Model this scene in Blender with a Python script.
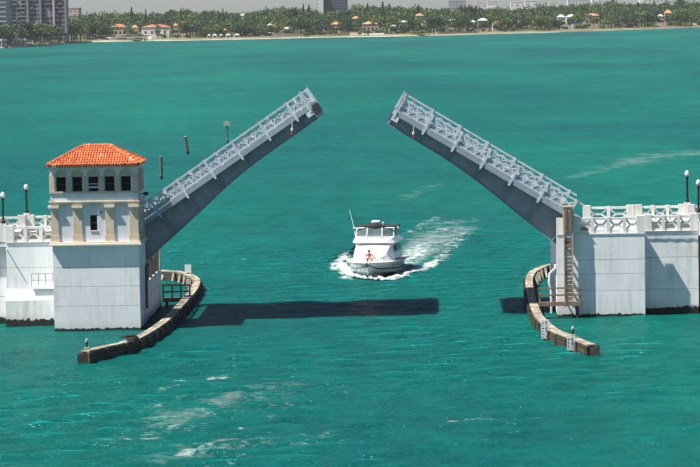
import bpy, math, random
import numpy as np
from mathutils import Vector, Matrix

# ------------------------------------------------------------------ scene, camera, light
sc = bpy.context.scene
for o in list(bpy.data.objects):
    bpy.data.objects.remove(o)
COL = sc.collection
random.seed(7)
rng = np.random.default_rng(7)
R = math.radians

F, H = 2830.0, 23.6                 # focal length in photo pixels (700 wide), eye height above the water
YAW, PITCH, ROLL = math.atan(87 / F), math.atan((233.5 - 7) / F), R(1.05)
fw = Vector((-math.sin(YAW) * math.cos(PITCH), math.cos(YAW) * math.cos(PITCH), -math.sin(PITCH)))
r0 = Vector((math.cos(YAW), math.sin(YAW), 0))
u0 = r0.cross(fw)
rt = r0 * math.cos(ROLL) - u0 * math.sin(ROLL)
up = u0 * math.cos(ROLL) + r0 * math.sin(ROLL)
CAM = Vector((0, 0, H))
cd = bpy.data.cameras.new('camera')
cd.lens = 36 * F / 700
cd.sensor_width = 36
cd.clip_start = 1
cd.clip_end = 60000
cam = bpy.data.objects.new('camera', cd)
COL.objects.link(cam)
m = Matrix((rt, up, -fw)).transposed().to_4x4()
m.translation = CAM
cam.matrix_world = m
sc.camera = cam

SUN_E, SUN_PHI = R(58.5), R(70)      # elevation; angle from the camera side towards the left
to_sun = Vector((-math.sin(SUN_PHI) * math.cos(SUN_E), -math.cos(SUN_PHI) * math.cos(SUN_E), math.sin(SUN_E)))
w = bpy.data.worlds.new('World')
sc.world = w
w.use_nodes = True
nt = w.node_tree
sky = nt.nodes.new('ShaderNodeTexSky')
sky.sky_type = 'NISHITA'
sky.sun_disc = False
sky.sun_elevation = SUN_E
sky.sun_rotation = math.atan2(to_sun.x, to_sun.y)
sky.air_density = 0.75
sky.dust_density = 0.5
sky.ozone_density = 3.0
bg = nt.nodes['Background']
bg.inputs['Strength'].default_value = 0.051
nt.links.new(sky.outputs[0], bg.inputs['Color'])
sl = bpy.data.lights.new('sun', 'SUN')
sl.energy = 5.0
sl.angle = R(0.53)
sl.color = (1.0, 0.95, 0.87)
so = bpy.data.objects.new('sun', sl)
COL.objects.link(so)
so.rotation_euler = to_sun.to_track_quat('Z', 'Y').to_euler()
so.location = (-60, 180, 120)
vs = sc.view_settings
vs.view_transform = 'Standard'
vs.look = 'None'
vs.exposure = 0.88
vs.gamma = 1.0
vs.use_curve_mapping = False


def ray(x, y):
    return fw * F + rt * (x - 350) - up * (y - 233.5)


def onz(x, y, z=0.0):
    d = ray(x, y)
    return CAM + d * ((z - H) / d.z)


def ony(x, y, Y):
    d = ray(x, y)
    return CAM + d * (Y / d.y)


# ------------------------------------------------------------------ helpers
USED = set()


def link(o, parent=None):
    COL.objects.link(o)
    if parent is not None:
        o.parent = parent
    return o


def tag(o, label, cat, group=None, kind=None):
    if label:
        o['label'] = label
    if cat:
        o['category'] = cat
    if group:
        o['group'] = group
    if kind:
        o['kind'] = kind
    return o


def empty(name, loc=(0, 0, 0), rot=(0, 0, 0)):
    o = bpy.data.objects.new(name, None)
    o.location = loc
    o.rotation_euler = rot
    o.empty_display_size = 0.5
    return link(o)


class MB:
    """collects polygons, builds one mesh object"""
    def __init__(s):
        s.v, s.f, s.m = [], [], []
        s.mi = 0

    def add(s, vs_, fs):
        n = len(s.v)
        s.v.extend([tuple(q) for q in vs_])
        for f in fs:
            s.f.append(tuple(i + n for i in f))
            s.m.append(s.mi)
        return s

    def box(s, x0, x1, y0, y1, z0, z1):
        s.add([(x0, y0, z0), (x1, y0, z0), (x1, y1, z0), (x0, y1, z0), (x0, y0, z1), (x1, y0, z1), (x1, y1, z1), (x0, y1, z1)],
              [(3, 2, 1, 0), (4, 5, 6, 7), (0, 1, 5, 4), (1, 2, 6, 5), (2, 3, 7, 6), (3, 0, 4, 7)])
        return s

    def bar(s, a, b, wd, ht=None, upv=(0, 0, 1)):
        """box beam from a to b"""
        ht = wd if ht is None else ht
        a, b = Vector(a), Vector(b)
        d = (b - a).normalized()
        u = Vector(upv)
        if abs(d.dot(u)) > 0.98:
            u = Vector((0, 1, 0))
        sd = d.cross(u).normalized()
        u = sd.cross(d)
        pts = []
        for p in (a, b):
            for i, j in ((-1, -1), (1, -1), (1, 1), (-1, 1)):
                pts.append(p + sd * (i * wd / 2) + u * (j * ht / 2))
        s.add(pts, [(0, 1, 2, 3), (7, 6, 5, 4), (0, 4, 5, 1), (1, 5, 6, 2), (2, 6, 7, 3), (3, 7, 4, 0)])
        return s

    def tube(s, pts, rad, n=8, cap=True):
        pts = [Vector(p) for p in pts]
        rad = rad if isinstance(rad, (list, tuple)) else [rad] * len(pts)
        base = len(s.v)
        prev = None
        for i, p in enumerate(pts):
            d = (pts[min(i + 1, len(pts) - 1)] - pts[max(i - 1, 0)]).normalized()
            if prev is None:
                ref = Vector((0, 0, 1)) if abs(d.z) < 0.9 else Vector((1, 0, 0))
                sd = d.cross(ref).normalized()
            else:
                sd = (prev - d * prev.dot(d)).normalized()
            prev = sd
            u = d.cross(sd)
            for k in range(n):
                a = 2 * math.pi * k / n
                s.v.append(tuple(p + (sd * math.cos(a) + u * math.sin(a)) * rad[i]))
        for i in range(len(pts) - 1):
            for k in range(n):
                k2 = (k + 1) % n
                s.f.append((base + i * n + k, base + i * n + k2, base + (i + 1) * n + k2, base + (i + 1) * n + k))
                s.m.append(s.mi)
        if cap:
            s.f.append(tuple(base + k for k in range(n))[::-1])
            s.m.append(s.mi)
            e = base + (len(pts) - 1) * n
            s.f.append(tuple(e + k for k in range(n)))
            s.m.append(s.mi)
        return s

    def lathe(s, prof, c=(0, 0, 0), n=14):
        base = len(s.v)
        for (r, z) in prof:
            for k in range(n):
                a = 2 * math.pi * k / n
                s.v.append((c[0] + r * math.cos(a), c[1] + r * math.sin(a), c[2] + z))
        for i in range(len(prof) - 1):
            for k in range(n):
                k2 = (k + 1) % n
                s.f.append((base + i * n + k, base + i * n + k2, base + (i + 1) * n + k2, base + (i + 1) * n + k))
                s.m.append(s.mi)
        s.f.append(tuple(base + k for k in range(n))[::-1])
        s.m.append(s.mi)
        e = base + (len(prof) - 1) * n
        s.f.append(tuple(e + k for k in range(n)))
        s.m.append(s.mi)
        return s

    def prism(s, poly, fn):
        """closed polygon of (a,b) extruded between fn(a,b,0) and fn(a,b,1)"""
        n = len(poly)
        vs_ = [fn(a, b, 0) for a, b in poly] + [fn(a, b, 1) for a, b in poly]
        fs = [tuple(range(n))[::-1], tuple(range(n, 2 * n))]
        for i in range(n):
            j = (i + 1) % n
            fs.append((i, j, j + n, i + n))
        return s.add(vs_, fs)

    def mesh(s, name, mats, smooth=False, fix=True):
        me = bpy.data.meshes.new(name)
        me.from_pydata(s.v, [], s.f)
        mats = mats if isinstance(mats, (list, tuple)) else [mats]
        for q in mats:
            me.materials.append(M[q] if isinstance(q, str) else q)
        if len(mats) > 1:
            me.polygons.foreach_set('material_index', s.m)
        if fix:
            import bmesh
            bm = bmesh.new()
            bm.from_mesh(me)
            bmesh.ops.recalc_face_normals(bm, faces=bm.faces)
            bm.to_mesh(me)
            bm.free()
        if smooth:
            me.polygons.foreach_set('use_smooth', [True] * len(me.polygons))
        me.update()
        return me

    def build(s, name, mats, parent=None, smooth=False, fix=True):
        return link(bpy.data.objects.new(name, s.mesh(name, mats, smooth, fix)), parent)


def inst(name, me, parent=None, loc=(0, 0, 0), rot=(0, 0, 0), scale=(1, 1, 1)):
    o = bpy.data.objects.new(name, me)
    o.location = loc
    o.rotation_euler = rot
    o.scale = scale
    return link(o, parent)


# ------------------------------------------------------------------ materials
M = {}


def node(t, n, **kw):
    q = t.nodes.new(n)
    for k, v in kw.items():
        if k in q.inputs:
            q.inputs[k].default_value = v
        else:
            setattr(q, k, v)
    return q


def ramp(t, src, stops):
    q = t.nodes.new('ShaderNodeValToRGB')
    e = q.color_ramp.elements
    while len(e) < len(stops):
        e.new(0.5)
    for el, (p, c) in zip(e, stops):
        el.position = p
        el.color = (*c, 1) if len(c) == 3 else c
    t.links.new(src, q.inputs[0])
    return q.outputs[0]


def mixc(t, fac, a, b, mode='MIX'):
    q = t.nodes.new('ShaderNodeMix')
    q.data_type = 'RGBA'
    q.blend_type = mode
    for s_, k in ((fac, 0), (a, 6), (b, 7)):
        if hasattr(s_, 'is_linked') or hasattr(s_, 'links'):
            t.links.new(s_, q.inputs[k])
        elif k == 0:
            q.inputs[k].default_value = s_
        else:
            q.inputs[k].default_value = (*s_, 1)
    return q.outputs[2]


def math_(t, op, a, b=None, clamp=False):
    q = t.nodes.new('ShaderNodeMath')
    q.operation = op
    q.use_clamp = clamp
    for i, s_ in enumerate((a, b)):
        if s_ is None:
            continue
        if hasattr(s_, 'links'):
            t.links.new(s_, q.inputs[i])
        else:
            q.inputs[i].default_value = s_
    return q.outputs[0]


def pbr(name, c1, c2=None, scale=1.0, stretch=(1, 1, 1), rough=0.7, bump=0.0, bscale=8.0, metal=0.0, spec=0.5,
        streak=None, tide=None, contrast=(0.35, 0.65), vary=0.0, island=0.0, world=True, spots=None):
    ma = bpy.data.materials.new(name)
    ma.use_nodes = True
    t = ma.node_tree
    b = t.nodes['Principled BSDF']
    b.inputs['Roughness'].default_value = rough
    b.inputs['Metallic'].default_value = metal
    b.inputs['Specular IOR Level'].default_value = spec
    if world:
        co = node(t, 'ShaderNodeNewGeometry').outputs['Position']
    else:
        co = node(t, 'ShaderNodeTexCoord').outputs['Object']
    mp = node(t, 'ShaderNodeMapping')
    mp.inputs['Scale'].default_value = stretch
    t.links.new(co, mp.inputs[0])
    col = None
    if c2 is not None:
        n = node(t, 'ShaderNodeTexNoise', Scale=scale, Detail=6.0, Roughness=0.6)
        t.links.new(mp.outputs[0], n.inputs['Vector'])
        col = ramp(t, n.outputs[0], [(contrast[0], c1), (contrast[1], c2)])
    else:
        q = t.nodes.new('ShaderNodeRGB')
        q.outputs[0].default_value = (*c1, 1)
        col = q.outputs[0]
    if streak:
        sc_, amt, sscale = streak                      # vertical runs of dirt
        mp2 = node(t, 'ShaderNodeMapping')
        mp2.inputs['Scale'].default_value = (sscale, sscale, sscale * 0.06)
        t.links.new(co, mp2.inputs[0])
        n = node(t, 'ShaderNodeTexNoise', Scale=1.0, Detail=5.0, Roughness=0.65)
        t.links.new(mp2.outputs[0], n.inputs['Vector'])
        n2 = node(t, 'ShaderNodeTexNoise', Scale=0.5, Detail=3.0)
        t.links.new(co, n2.inputs['Vector'])
        fac = ramp(t, n.outputs[0], [(0.46, (0, 0, 0)), (0.70, (1, 1, 1))])
        fac2 = ramp(t, n2.outputs[0], [(0.4, (0, 0, 0)), (0.62, (1, 1, 1))])
        col = mixc(t, math_(t, 'MULTIPLY', math_(t, 'MULTIPLY', fac, fac2), amt), col, sc_)
    if spots:
        sc_, sscale, lo, hi = spots
        n = node(t, 'ShaderNodeTexNoise', Scale=sscale, Detail=3.0, Roughness=0.5)
        t.links.new(co, n.inputs['Vector'])
        fac = ramp(t, n.outputs[0], [(lo, (0, 0, 0)), (hi, (1, 1, 1))])
        col = mixc(t, fac, col, sc_)
    if tide:
        z0, amp = tide                                  # weed and barnacle belt at the waterline
        sx = node(t, 'ShaderNodeSeparateXYZ')
        t.links.new(co, sx.inputs[0])
        n = node(t, 'ShaderNodeTexNoise', Scale=2.2, Detail=6.0, Roughness=0.7)
        t.links.new(co, n.inputs['Vector'])
        hgt = math_(t, 'ADD', math_(t, 'MULTIPLY', n.outputs[0], amp), z0 - amp * 0.5)
        fac = math_(t, 'MULTIPLY', math_(t, 'SUBTRACT', hgt, sx.outputs[2]), 14.0, True)
        # damp, slightly discoloured zone above
        fac3 = math_(t, 'MULTIPLY', math_(t, 'SUBTRACT', math_(t, 'ADD', hgt, 0.55), sx.outputs[2]), 0.9, True)
        col = mixc(t, math_(t, 'MULTIPLY', fac3, 0.45), col, (0.30, 0.29, 0.22))
        col = mixc(t, fac, col, (0.012, 0.013, 0.010))
    if vary:
        oi = node(t, 'ShaderNodeObjectInfo')
        hs = node(t, 'ShaderNodeHueSaturation')
        t.links.new(math_(t, 'ADD', math_(t, 'MULTIPLY', oi.outputs['Random'], vary * 2), 1 - vary), hs.inputs['Value'])
        t.links.new(col, hs.inputs['Color'])
        col = hs.outputs[0]
    if island:
        gi = node(t, 'ShaderNodeNewGeometry')
        hs = node(t, 'ShaderNodeHueSaturation')
        t.links.new(math_(t, 'ADD', math_(t, 'MULTIPLY', gi.outputs['Random Per Island'], island * 2), 1 - island), hs.inputs['Value'])
        t.links.new(col, hs.inputs['Color'])
        col = hs.outputs[0]
    t.links.new(col, b.inputs['Base Color'])
    if bump:
        n = node(t, 'ShaderNodeTexNoise', Scale=bscale, Detail=5.0, Roughness=0.6)
        t.links.new(mp.outputs[0], n.inputs['Vector'])
        bp = node(t, 'ShaderNodeBump', Strength=bump, Distance=0.05)
        t.links.new(n.outputs[0], bp.inputs['Height'])
        t.links.new(bp.outputs[0], b.inputs['Normal'])
    M[name] = ma
    return ma


pbr('white_concrete', (0.82, 0.83, 0.84), (0.74, 0.755, 0.77), scale=0.9, stretch=(1, 1, 0.5), rough=0.8, bump=0.16, bscale=5,
    streak=((0.40, 0.41, 0.40), 0.5, 3.4), tide=(0.22, 0.55), vary=0.03)
pbr('white_concrete_weedy', (0.82, 0.82, 0.82), (0.72, 0.72, 0.72), scale=0.9, rough=0.8, bump=0.16, bscale=5,
    streak=((0.38, 0.37, 0.33), 0.6, 3.2), tide=(0.55, 0.95), vary=0.03)
pbr('rail_concrete', (0.80, 0.79, 0.76), (0.66, 0.65, 0.61), scale=1.7, rough=0.8, bump=0.3, bscale=10, streak=((0.4, 0.37, 0.32), 0.5, 3), vary=0.03)
pbr('cream_stucco', (0.64, 0.53, 0.40), (0.55, 0.45, 0.33), scale=1.6, rough=0.85, bump=0.25, bscale=12, streak=((0.33, 0.27, 0.2), 0.45, 2.5))
pbr('pale_cream', (0.74, 0.68, 0.58), (0.64, 0.58, 0.48), scale=2.0, rough=0.85, bump=0.2, bscale=12)
pbr('grey_stucco', (0.66, 0.69, 0.73), (0.58, 0.61, 0.65), scale=1.2, rough=0.85, bump=0.2, bscale=12, streak=((0.38, 0.38, 0.38), 0.4, 2.5))
pbr('khaki_stucco', (0.50, 0.47, 0.37), (0.42, 0.39, 0.30), scale=2.0, rough=0.85, bump=0.2, bscale=12)
pbr('clay_tile', (0.56, 0.10, 0.036), (0.68, 0.20, 0.075), scale=2.2, rough=0.75, bump=0.3, bscale=10, contrast=(0.3, 0.7), island=0.28,
    spots=((0.80, 0.60, 0.48), 1.5, 0.64, 0.69))
pbr('window_dark', (0.004, 0.0045, 0.005), rough=0.12, spec=0.12)
pbr('window_frame', (0.55, 0.55, 0.55), rough=0.6)
pbr('dark_metal', (0.012, 0.012, 0.013), rough=0.45)
pbr('interior_dark', (0.03, 0.033, 0.035), (0.05, 0.05, 0.05), rough=0.9)
pbr('leaf_paint', (0.35, 0.41, 0.48), (0.27, 0.32, 0.38), scale=1.4, rough=0.5, bump=0.1, streak=((0.25, 0.22, 0.2), 0.4, 2.5), world=False)
pbr('leaf_rail', (0.60, 0.65, 0.70), (0.50, 0.55, 0.60), scale=2.4, rough=0.5, bump=0.1, streak=((0.35, 0.28, 0.22), 0.45, 3.5), world=False)
pbr('girder_paint', (0.30, 0.34, 0.385), (0.23, 0.265, 0.30), scale=0.8, rough=0.5, bump=0.1, streak=((0.14, 0.13, 0.12), 0.5, 1.5), world=False)
pbr('grating', (0.16, 0.17, 0.18), (0.10, 0.10, 0.11), scale=3, rough=0.6, metal=0.3, world=False)
pbr('asphalt', (0.055, 0.055, 0.056), (0.04, 0.04, 0.042), scale=2, rough=0.9)
pbr('rubber', (0.015, 0.015, 0.015), rough=0.8)
pbr('cap_timber', (0.44, 0.39, 0.30), (0.20, 0.17, 0.13), scale=1.1, rough=0.9, bump=0.5, bscale=9, vary=0.28, streak=((0.10, 0.09, 0.07), 0.8, 3.0))
pbr('wet_timber', (0.030, 0.026, 0.020), (0.062, 0.052, 0.038), scale=2.0, rough=0.75, bump=0.6, bscale=5, vary=0.25)
pbr('brown_timber', (0.27, 0.19, 0.13), (0.18, 0.125, 0.085), scale=2.2, rough=0.9, bump=0.4, bscale=8, vary=0.15)
pbr('pale_timber', (0.46, 0.42, 0.36), (0.36, 0.32, 0.27), scale=2.2, rough=0.9, bump=0.4, bscale=8, vary=0.12)
pbr('pile_grey', (0.13, 0.125, 0.115), (0.075, 0.07, 0.065), scale=1.2, rough=0.9, bump=0.4, bscale=5, tide=(0.5, 0.3))
pbr('rusty', (0.62, 0.57, 0.50), (0.24, 0.11, 0.055), scale=2.6, rough=0.85, bump=0.3, contrast=(0.48, 0.62))
pbr('tan_concrete', (0.52, 0.43, 0.31), (0.40, 0.32, 0.22), scale=2.4, rough=0.85, bump=0.3, streak=((0.2, 0.13, 0.08), 0.6, 3.5))
pbr('board_white', (0.78, 0.79, 0.80), (0.66, 0.67, 0.68), scale=3, rough=0.6)
pbr('ink', (0.03, 0.03, 0.03), rough=0.6)
pbr('lamp_globe', (0.85, 0.83, 0.78), rough=0.25)
pbr('red_lens', (0.55, 0.02, 0.02), rough=0.2)
pbr('steel_bright', (0.55, 0.55, 0.56), rough=0.3, metal=0.9)
pbr('gelcoat', (0.82, 0.82, 0.80), rough=0.18, spec=0.6)
pbr('gelcoat_deck', (0.80, 0.79, 0.76), rough=0.55)
pbr('hull_stripe', (0.05, 0.09, 0.20), rough=0.25)
pbr('black_canvas', (0.018, 0.018, 0.020), rough=0.85)
pbr('beige_vinyl', (0.55, 0.47, 0.37), rough=0.6)
pbr('skin', (0.50, 0.25, 0.17), rough=0.55)
pbr('red_cloth', (0.42, 0.05, 0.05), rough=0.85)
pbr('hair', (0.02, 0.014, 0.010), rough=0.6)
# far shore
pbr('sand', (0.27, 0.22, 0.15), (0.11, 0.10, 0.055), scale=0.035, rough=0.95)
pbr('seawall', (0.44, 0.37, 0.29), (0.27, 0.22, 0.17), scale=0.12, rough=0.95)
pbr('white_seawall', (0.72, 0.68, 0.63), (0.60, 0.55, 0.50), scale=0.1, rough=0.95)
pbr('lawn', (0.10, 0.125, 0.03), (0.21, 0.18, 0.06), scale=0.03, rough=0.95)
pbr('land', (0.05, 0.07, 0.025), (0.09, 0.10, 0.04), scale=0.01, rough=0.95)
pbr('far_white', (0.76, 0.75, 0.73), (0.66, 0.65, 0.63), scale=0.1, rough=0.8)
pbr('far_pink', (0.62, 0.45, 0.38), (0.54, 0.39, 0.33), scale=0.1, rough=0.85)
pbr('far_yellow', (0.62, 0.52, 0.33), (0.55, 0.46, 0.29), scale=0.1, rough=0.85)
pbr('far_tan', (0.46, 0.40, 0.33), (0.40, 0.34, 0.28), scale=0.1, rough=0.85)
pbr('far_grey', (0.42, 0.40, 0.42), (0.36, 0.345, 0.36), scale=0.08, rough=0.85)
pbr('far_dark_grey', (0.13, 0.14, 0.17), (0.10, 0.11, 0.135), scale=0.08, rough=0.7)
pbr('apartment_concrete', (0.27, 0.27, 0.29), (0.20, 0.20, 0.22), scale=0.15, rough=0.85)
pbr('apartment_pale', (0.55, 0.50, 0.45), (0.47, 0.43, 0.39), scale=0.15, rough=0.85)
pbr('far_glass', (0.030, 0.037, 0.050), (0.016, 0.02, 0.028), scale=0.3, rough=0.15)
pbr('blue_glass', (0.05, 0.085, 0.16), (0.035, 0.06, 0.12), scale=0.3, rough=0.15)
pbr('red_roof', (0.50, 0.155, 0.075), (0.40, 0.12, 0.06), scale=0.3, rough=0.85, vary=0.12)
pbr('orange_roof', (0.60, 0.27, 0.13), (0.50, 0.22, 0.10), scale=0.3, rough=0.85, vary=0.12)
pbr('white_roof', (0.66, 0.65, 0.63), (0.56, 0.55, 0.53), scale=0.2, rough=0.8)
pbr('bark', (0.10, 0.075, 0.055), (0.16, 0.13, 0.10), scale=0.8, rough=0.95)


def foliage(name, c1, c2, c3):
    ma = bpy.data.materials.new(name)
    ma.use_nodes = True
    t = ma.node_tree
    b = t.nodes['Principled BSDF']
    b.inputs['Roughness'].default_value = 0.75
    b.inputs['Specular IOR Level'].default_value = 0.2
    g = node(t, 'ShaderNodeNewGeometry')
    n = node(t, 'ShaderNodeTexNoise', Scale=0.06, Detail=2.0)
    t.links.new(g.outputs['Position'], n.inputs['Vector'])
    a = ramp(t, n.outputs[0], [(0.36, c1), (0.5, c2), (0.64, c3)])
    hs = node(t, 'ShaderNodeHueSaturation')
    rnd = math_(t, 'ADD', math_(t, 'MULTIPLY', g.outputs['Random Per Island'], 0.9), 0.55)
    t.links.new(rnd, hs.inputs['Value'])
    t.links.new(a, hs.inputs['Color'])
    t.links.new(hs.outputs[0], b.inputs['Base Color'])
    M[name] = ma


foliage('leaf_mixed', (0.036, 0.085, 0.022), (0.066, 0.118, 0.028), (0.115, 0.145, 0.036))
foliage('leaf_dark', (0.020, 0.056, 0.022), (0.032, 0.072, 0.026), (0.048, 0.090, 0.030))
foliage('leaf_bright', (0.085, 0.135, 0.034), (0.115, 0.160, 0.040), (0.145, 0.175, 0.052))
foliage('leaf_bluish', (0.036, 0.056, 0.036), (0.046, 0.066, 0.040), (0.058, 0.078, 0.044))
foliage('leaf_flame', (0.10, 0.10, 0.03), (0.30, 0.15, 0.04), (0.40, 0.18, 0.04))


def water_material():
    ma = bpy.data.materials.new('water')
    ma.use_nodes = True
    t = ma.node_tree
    b = t.nodes['Principled BSDF']                      # light scattered back out of the turbid water
    b.inputs['Roughness'].default_value = 0.5
    b.inputs['Specular IOR Level'].default_value = 0.0
    b.inputs['Subsurface Weight'].default_value = 0.35
    b.inputs['Subsurface Radius'].default_value = (0.3, 1.0, 1.0)
    b.inputs['Subsurface Scale'].default_value = 6.0
    p = node(t, 'ShaderNodeNewGeometry').outputs['Position']

    def noise(sx, sy, rot, detail, rough=0.55):
        mp = node(t, 'ShaderNodeMapping')
        mp.inputs['Scale'].default_value = (sx, sy, 1)
        mp.inputs['Rotation'].default_value = (0, 0, R(rot))
        t.links.new(p, mp.inputs[0])
        n_ = node(t, 'ShaderNodeTexNoise', Scale=1.0, Detail=detail, Roughness=rough)
        t.links.new(mp.outputs[0], n_.inputs['Vector'])
        return n_.outputs[0]
    # water colour: sand and grass beds, clearer and murkier tongues
    col = ramp(t, noise(0.012, 0.0040, 10, 4.0), [(0.34, (0.0004, 0.060, 0.062)), (0.5, (0.0006, 0.080, 0.068)), (0.66, (0.0010, 0.102, 0.076))])
    # wind lanes far out
    col = mixc(t, 0.4, col, ramp(t, noise(0.006, 0.020, -6, 6.0, 0.65), [(0.36, (0.72, 0.76, 0.80)), (0.64, (1.20, 1.16, 1.12))]), 'MULTIPLY')
    col = mixc(t, 0.45, col, ramp(t, noise(0.045, 0.035, 20, 6.0, 0.7), [(0.36, (0.72, 0.76, 0.80)), (0.64, (1.20, 1.16, 1.12))]), 'MULTIPLY')
    # small patches of lighter and darker chop
    col = mixc(t, 0.8, col, ramp(t, noise(0.30, 0.16, 0, 6.0, 0.65), [(0.34, (0.72, 0.76, 0.80)), (0.66, (1.22, 1.17, 1.15))]), 'MULTIPLY')
    t.links.new(col, b.inputs['Base Color'])
    hs = None
    for scale, sx, amp, det in ((0.16, 0.7, 0.5, 2.0), (1.1, 0.6, 0.40, 3.0), (3.6, 0.7, 0.20, 3.0)):
        v = math_(t, 'MULTIPLY', noise(scale * sx, scale, -14 + 9 * scale, det), amp)
        hs = v if hs is None else math_(t, 'ADD', hs, v)
    bp = node(t, 'ShaderNodeBump', Strength=1.0, Distance=1.0)
    t.links.new(hs, bp.inputs['Height'])
    t.links.new(bp.outputs[0], b.inputs['Normal'])
    # choppy water never mirrors fully at a low angle: Fresnel limited by the wave slopes
    fr = node(t, 'ShaderNodeFresnel', IOR=1.33)
    t.links.new(bp.outputs[0], fr.inputs['Normal'])
    gl_ = node(t, 'ShaderNodeBsdfAnisotropic', Roughness=0.22)
    t.links.new(bp.outputs[0], gl_.inputs['Normal'])
    mx = node(t, 'ShaderNodeMixShader')
    t.links.new(math_(t, 'MAXIMUM', math_(t, 'MULTIPLY', math_(t, 'SUBTRACT', fr.outputs[0], 0.22), 0.54), 0.03), mx.inputs[0])
    t.links.new(b.outputs[0], mx.inputs[1])
    t.links.new(gl_.outputs[0], mx.inputs[2])
    t.links.new(mx.outputs[0], t.nodes['Material Output'].inputs['Surface'])
    M['water'] = ma


water_material()


def foam_material():
    ma = bpy.data.materials.new('foam')
    ma.use_nodes = True
    t = ma.node_tree
    b = t.nodes['Principled BSDF']
    b.inputs['Base Color'].default_value = (0.72, 0.80, 0.79, 1)
    b.inputs['Roughness'].default_value = 0.8
    p = node(t, 'ShaderNodeNewGeometry').outputs['Position']
    tot = None
    # thick churned foam, thin flecks, milky slick: each appears where its noise rises above a threshold that falls with its amount
    for attr, cell, thresh, gain, amax in (('foam_thick', 1.8, 0.79, 2.8, 0.92), ('foam_thin', 2.3, 0.79, 3.2, 0.62), ('foam_slick', 1.2, 0.80, 2.2, 0.27)):
        mp = node(t, 'ShaderNodeMapping')
        mp.inputs['Scale'].default_value = (cell * 0.75, cell * 0.6, cell)
        mp.inputs['Rotation'].default_value = (0, 0, R(8))
        t.links.new(p, mp.inputs[0])
        n = node(t, 'ShaderNodeTexNoise', Scale=1.0, Detail=7.0, Roughness=0.68)
        t.links.new(mp.outputs[0], n.inputs['Vector'])
        n2 = node(t, 'ShaderNodeTexNoise', Scale=0.22, Detail=3.0)
        t.links.new(mp.outputs[0], n2.inputs['Vector'])
        at = node(t, 'ShaderNodeAttribute', attribute_name=attr).outputs['Fac']
        q = math_(t, 'ADD', math_(t, 'MULTIPLY', n.outputs[0], 0.75), math_(t, 'MULTIPLY', n2.outputs[0], 0.45))
        th = math_(t, 'SUBTRACT', thresh, math_(t, 'MULTIPLY', at, 0.42))
        a = math_(t, 'MULTIPLY', math_(t, 'SUBTRACT', q, th), gain, True)
        a = math_(t, 'MULTIPLY', a, math_(t, 'MULTIPLY', at, 3.0, True), True)
        a = math_(t, 'MULTIPLY', a, amax)
        tot = a if tot is None else math_(t, 'MAXIMUM', tot, a)
    t.links.new(tot, b.inputs['Alpha'])
    M['foam'] = ma


foam_material()

# ------------------------------------------------------------------ water and far land
ext = 7000
WR = np.random.default_rng(5)
WAVES = []
for k in range(44):
    lam = 0.7 * (4.6 / 0.7) ** WR.uniform(0, 1)
    an = R(-78) + WR.normal() * 0.55
    slope = 0.031 * WR.uniform(0.6, 1.3)
    WAVES.append((2 * math.pi / lam * math.cos(an), 2 * math.pi / lam * math.sin(an), slope * lam / (2 * math.pi), WR.uniform(0, 6.28)))


def wave(x, y):
    """height of the chop; dies out away from the part of the bay near the bridge"""
    x, y = np.asarray(x, float), np.asarray(y, float)
    h_ = np.zeros(np.broadcast(x, y).shape)
    for kx, ky, a, ph in WAVES:
        h_ = h_ + a * np.sin(kx * x + ky * y + ph)
    f_ = np.clip((58 - np.abs(x)) / 8, 0, 1) * np.clip((y - 132) / 8, 0, 1) * np.clip((395 - y) / 120, 0, 1)
    gust = 0.75 + 0.35 * np.sin(x * 0.11 + 1.3 * np.sin(y * 0.043)) * np.sin(y * 0.071 + 0.8 * np.sin(x * 0.09))
    return h_ * f_ * gust


wxs = np.concatenate([[-ext, -1500, -300], np.arange(-60, 60.01, 0.34), [300, 1500, ext]])
wys = np.concatenate([[-1500, 50], np.arange(130, 396, 0.36), [700, 1500, 3000, ext]])
WX, WY = np.meshgrid(wxs, wys, indexing='ij')
WZ = wave(WX, WY)
me = bpy.data.meshes.new('water')
nX, nY = WX.shape
me.vertices.add(nX * nY)
me.vertices.foreach_set('co', np.stack([WX, WY, WZ], axis=-1).astype(np.float32).ravel())
ii, jj = np.meshgrid(np.arange(nX - 1), np.arange(nY - 1), indexing='ij')
q0 = (ii * nY + jj).ravel()
quads = np.stack([q0, q0 + nY, q0 + nY + 1, q0 + 1], axis=1).astype(np.int32)
me.loops.add(quads.size)
me.loops.foreach_set('vertex_index', quads.ravel())
me.polygons.add(len(quads))
me.polygons.foreach_set('loop_start', np.arange(0, quads.size, 4, dtype=np.int32))
me.polygons.foreach_set('use_smooth', np.ones(len(quads), dtype=bool))
me.update(calc_edges=True)
me.materials.append(M['water'])
tag(link(bpy.data.objects.new('water', me)), 'teal bay water with small wind ripples', None, kind='structure')

SHORE = [(-900, 75), (-300, 60), (0, 48), (20, 47.3), (45, 45.2), (70, 43.6), (92, 42.0), (110, 41.8), (150, 41), (172, 41), (250, 39.4), (300, 38.3),
         (350, 37.2), (420, 36.2), (500, 34), (560, 32.4), (600, 31), (650, 29.4), (700, 27.6), (900, 22.5), (1600, 18)]


def shore_y(x):
    return float(np.interp(x, [a for a, b in SHORE], [b for a, b in SHORE]))


def shore_pt(x):
    return onz(x, shore_y(x), 0)


def at_shore(x, back, z=1.6):
    """world point seen at photo column x, `back` metres behind the shoreline, on land height z"""
    s = shore_pt(x)
    Y = s.y + back
    d = ray(x, shore_y(x))
    return Vector((d.x / d.y * Y, Y, z))


PXX = sorted(set(list(range(-900, 1600, 25)) + [a for a, b in SHORE]))
line = [shore_pt(x) for x in PXX]
dirs = [Vector((p.x, p.y, 0)).normalized() for p in line]


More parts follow.
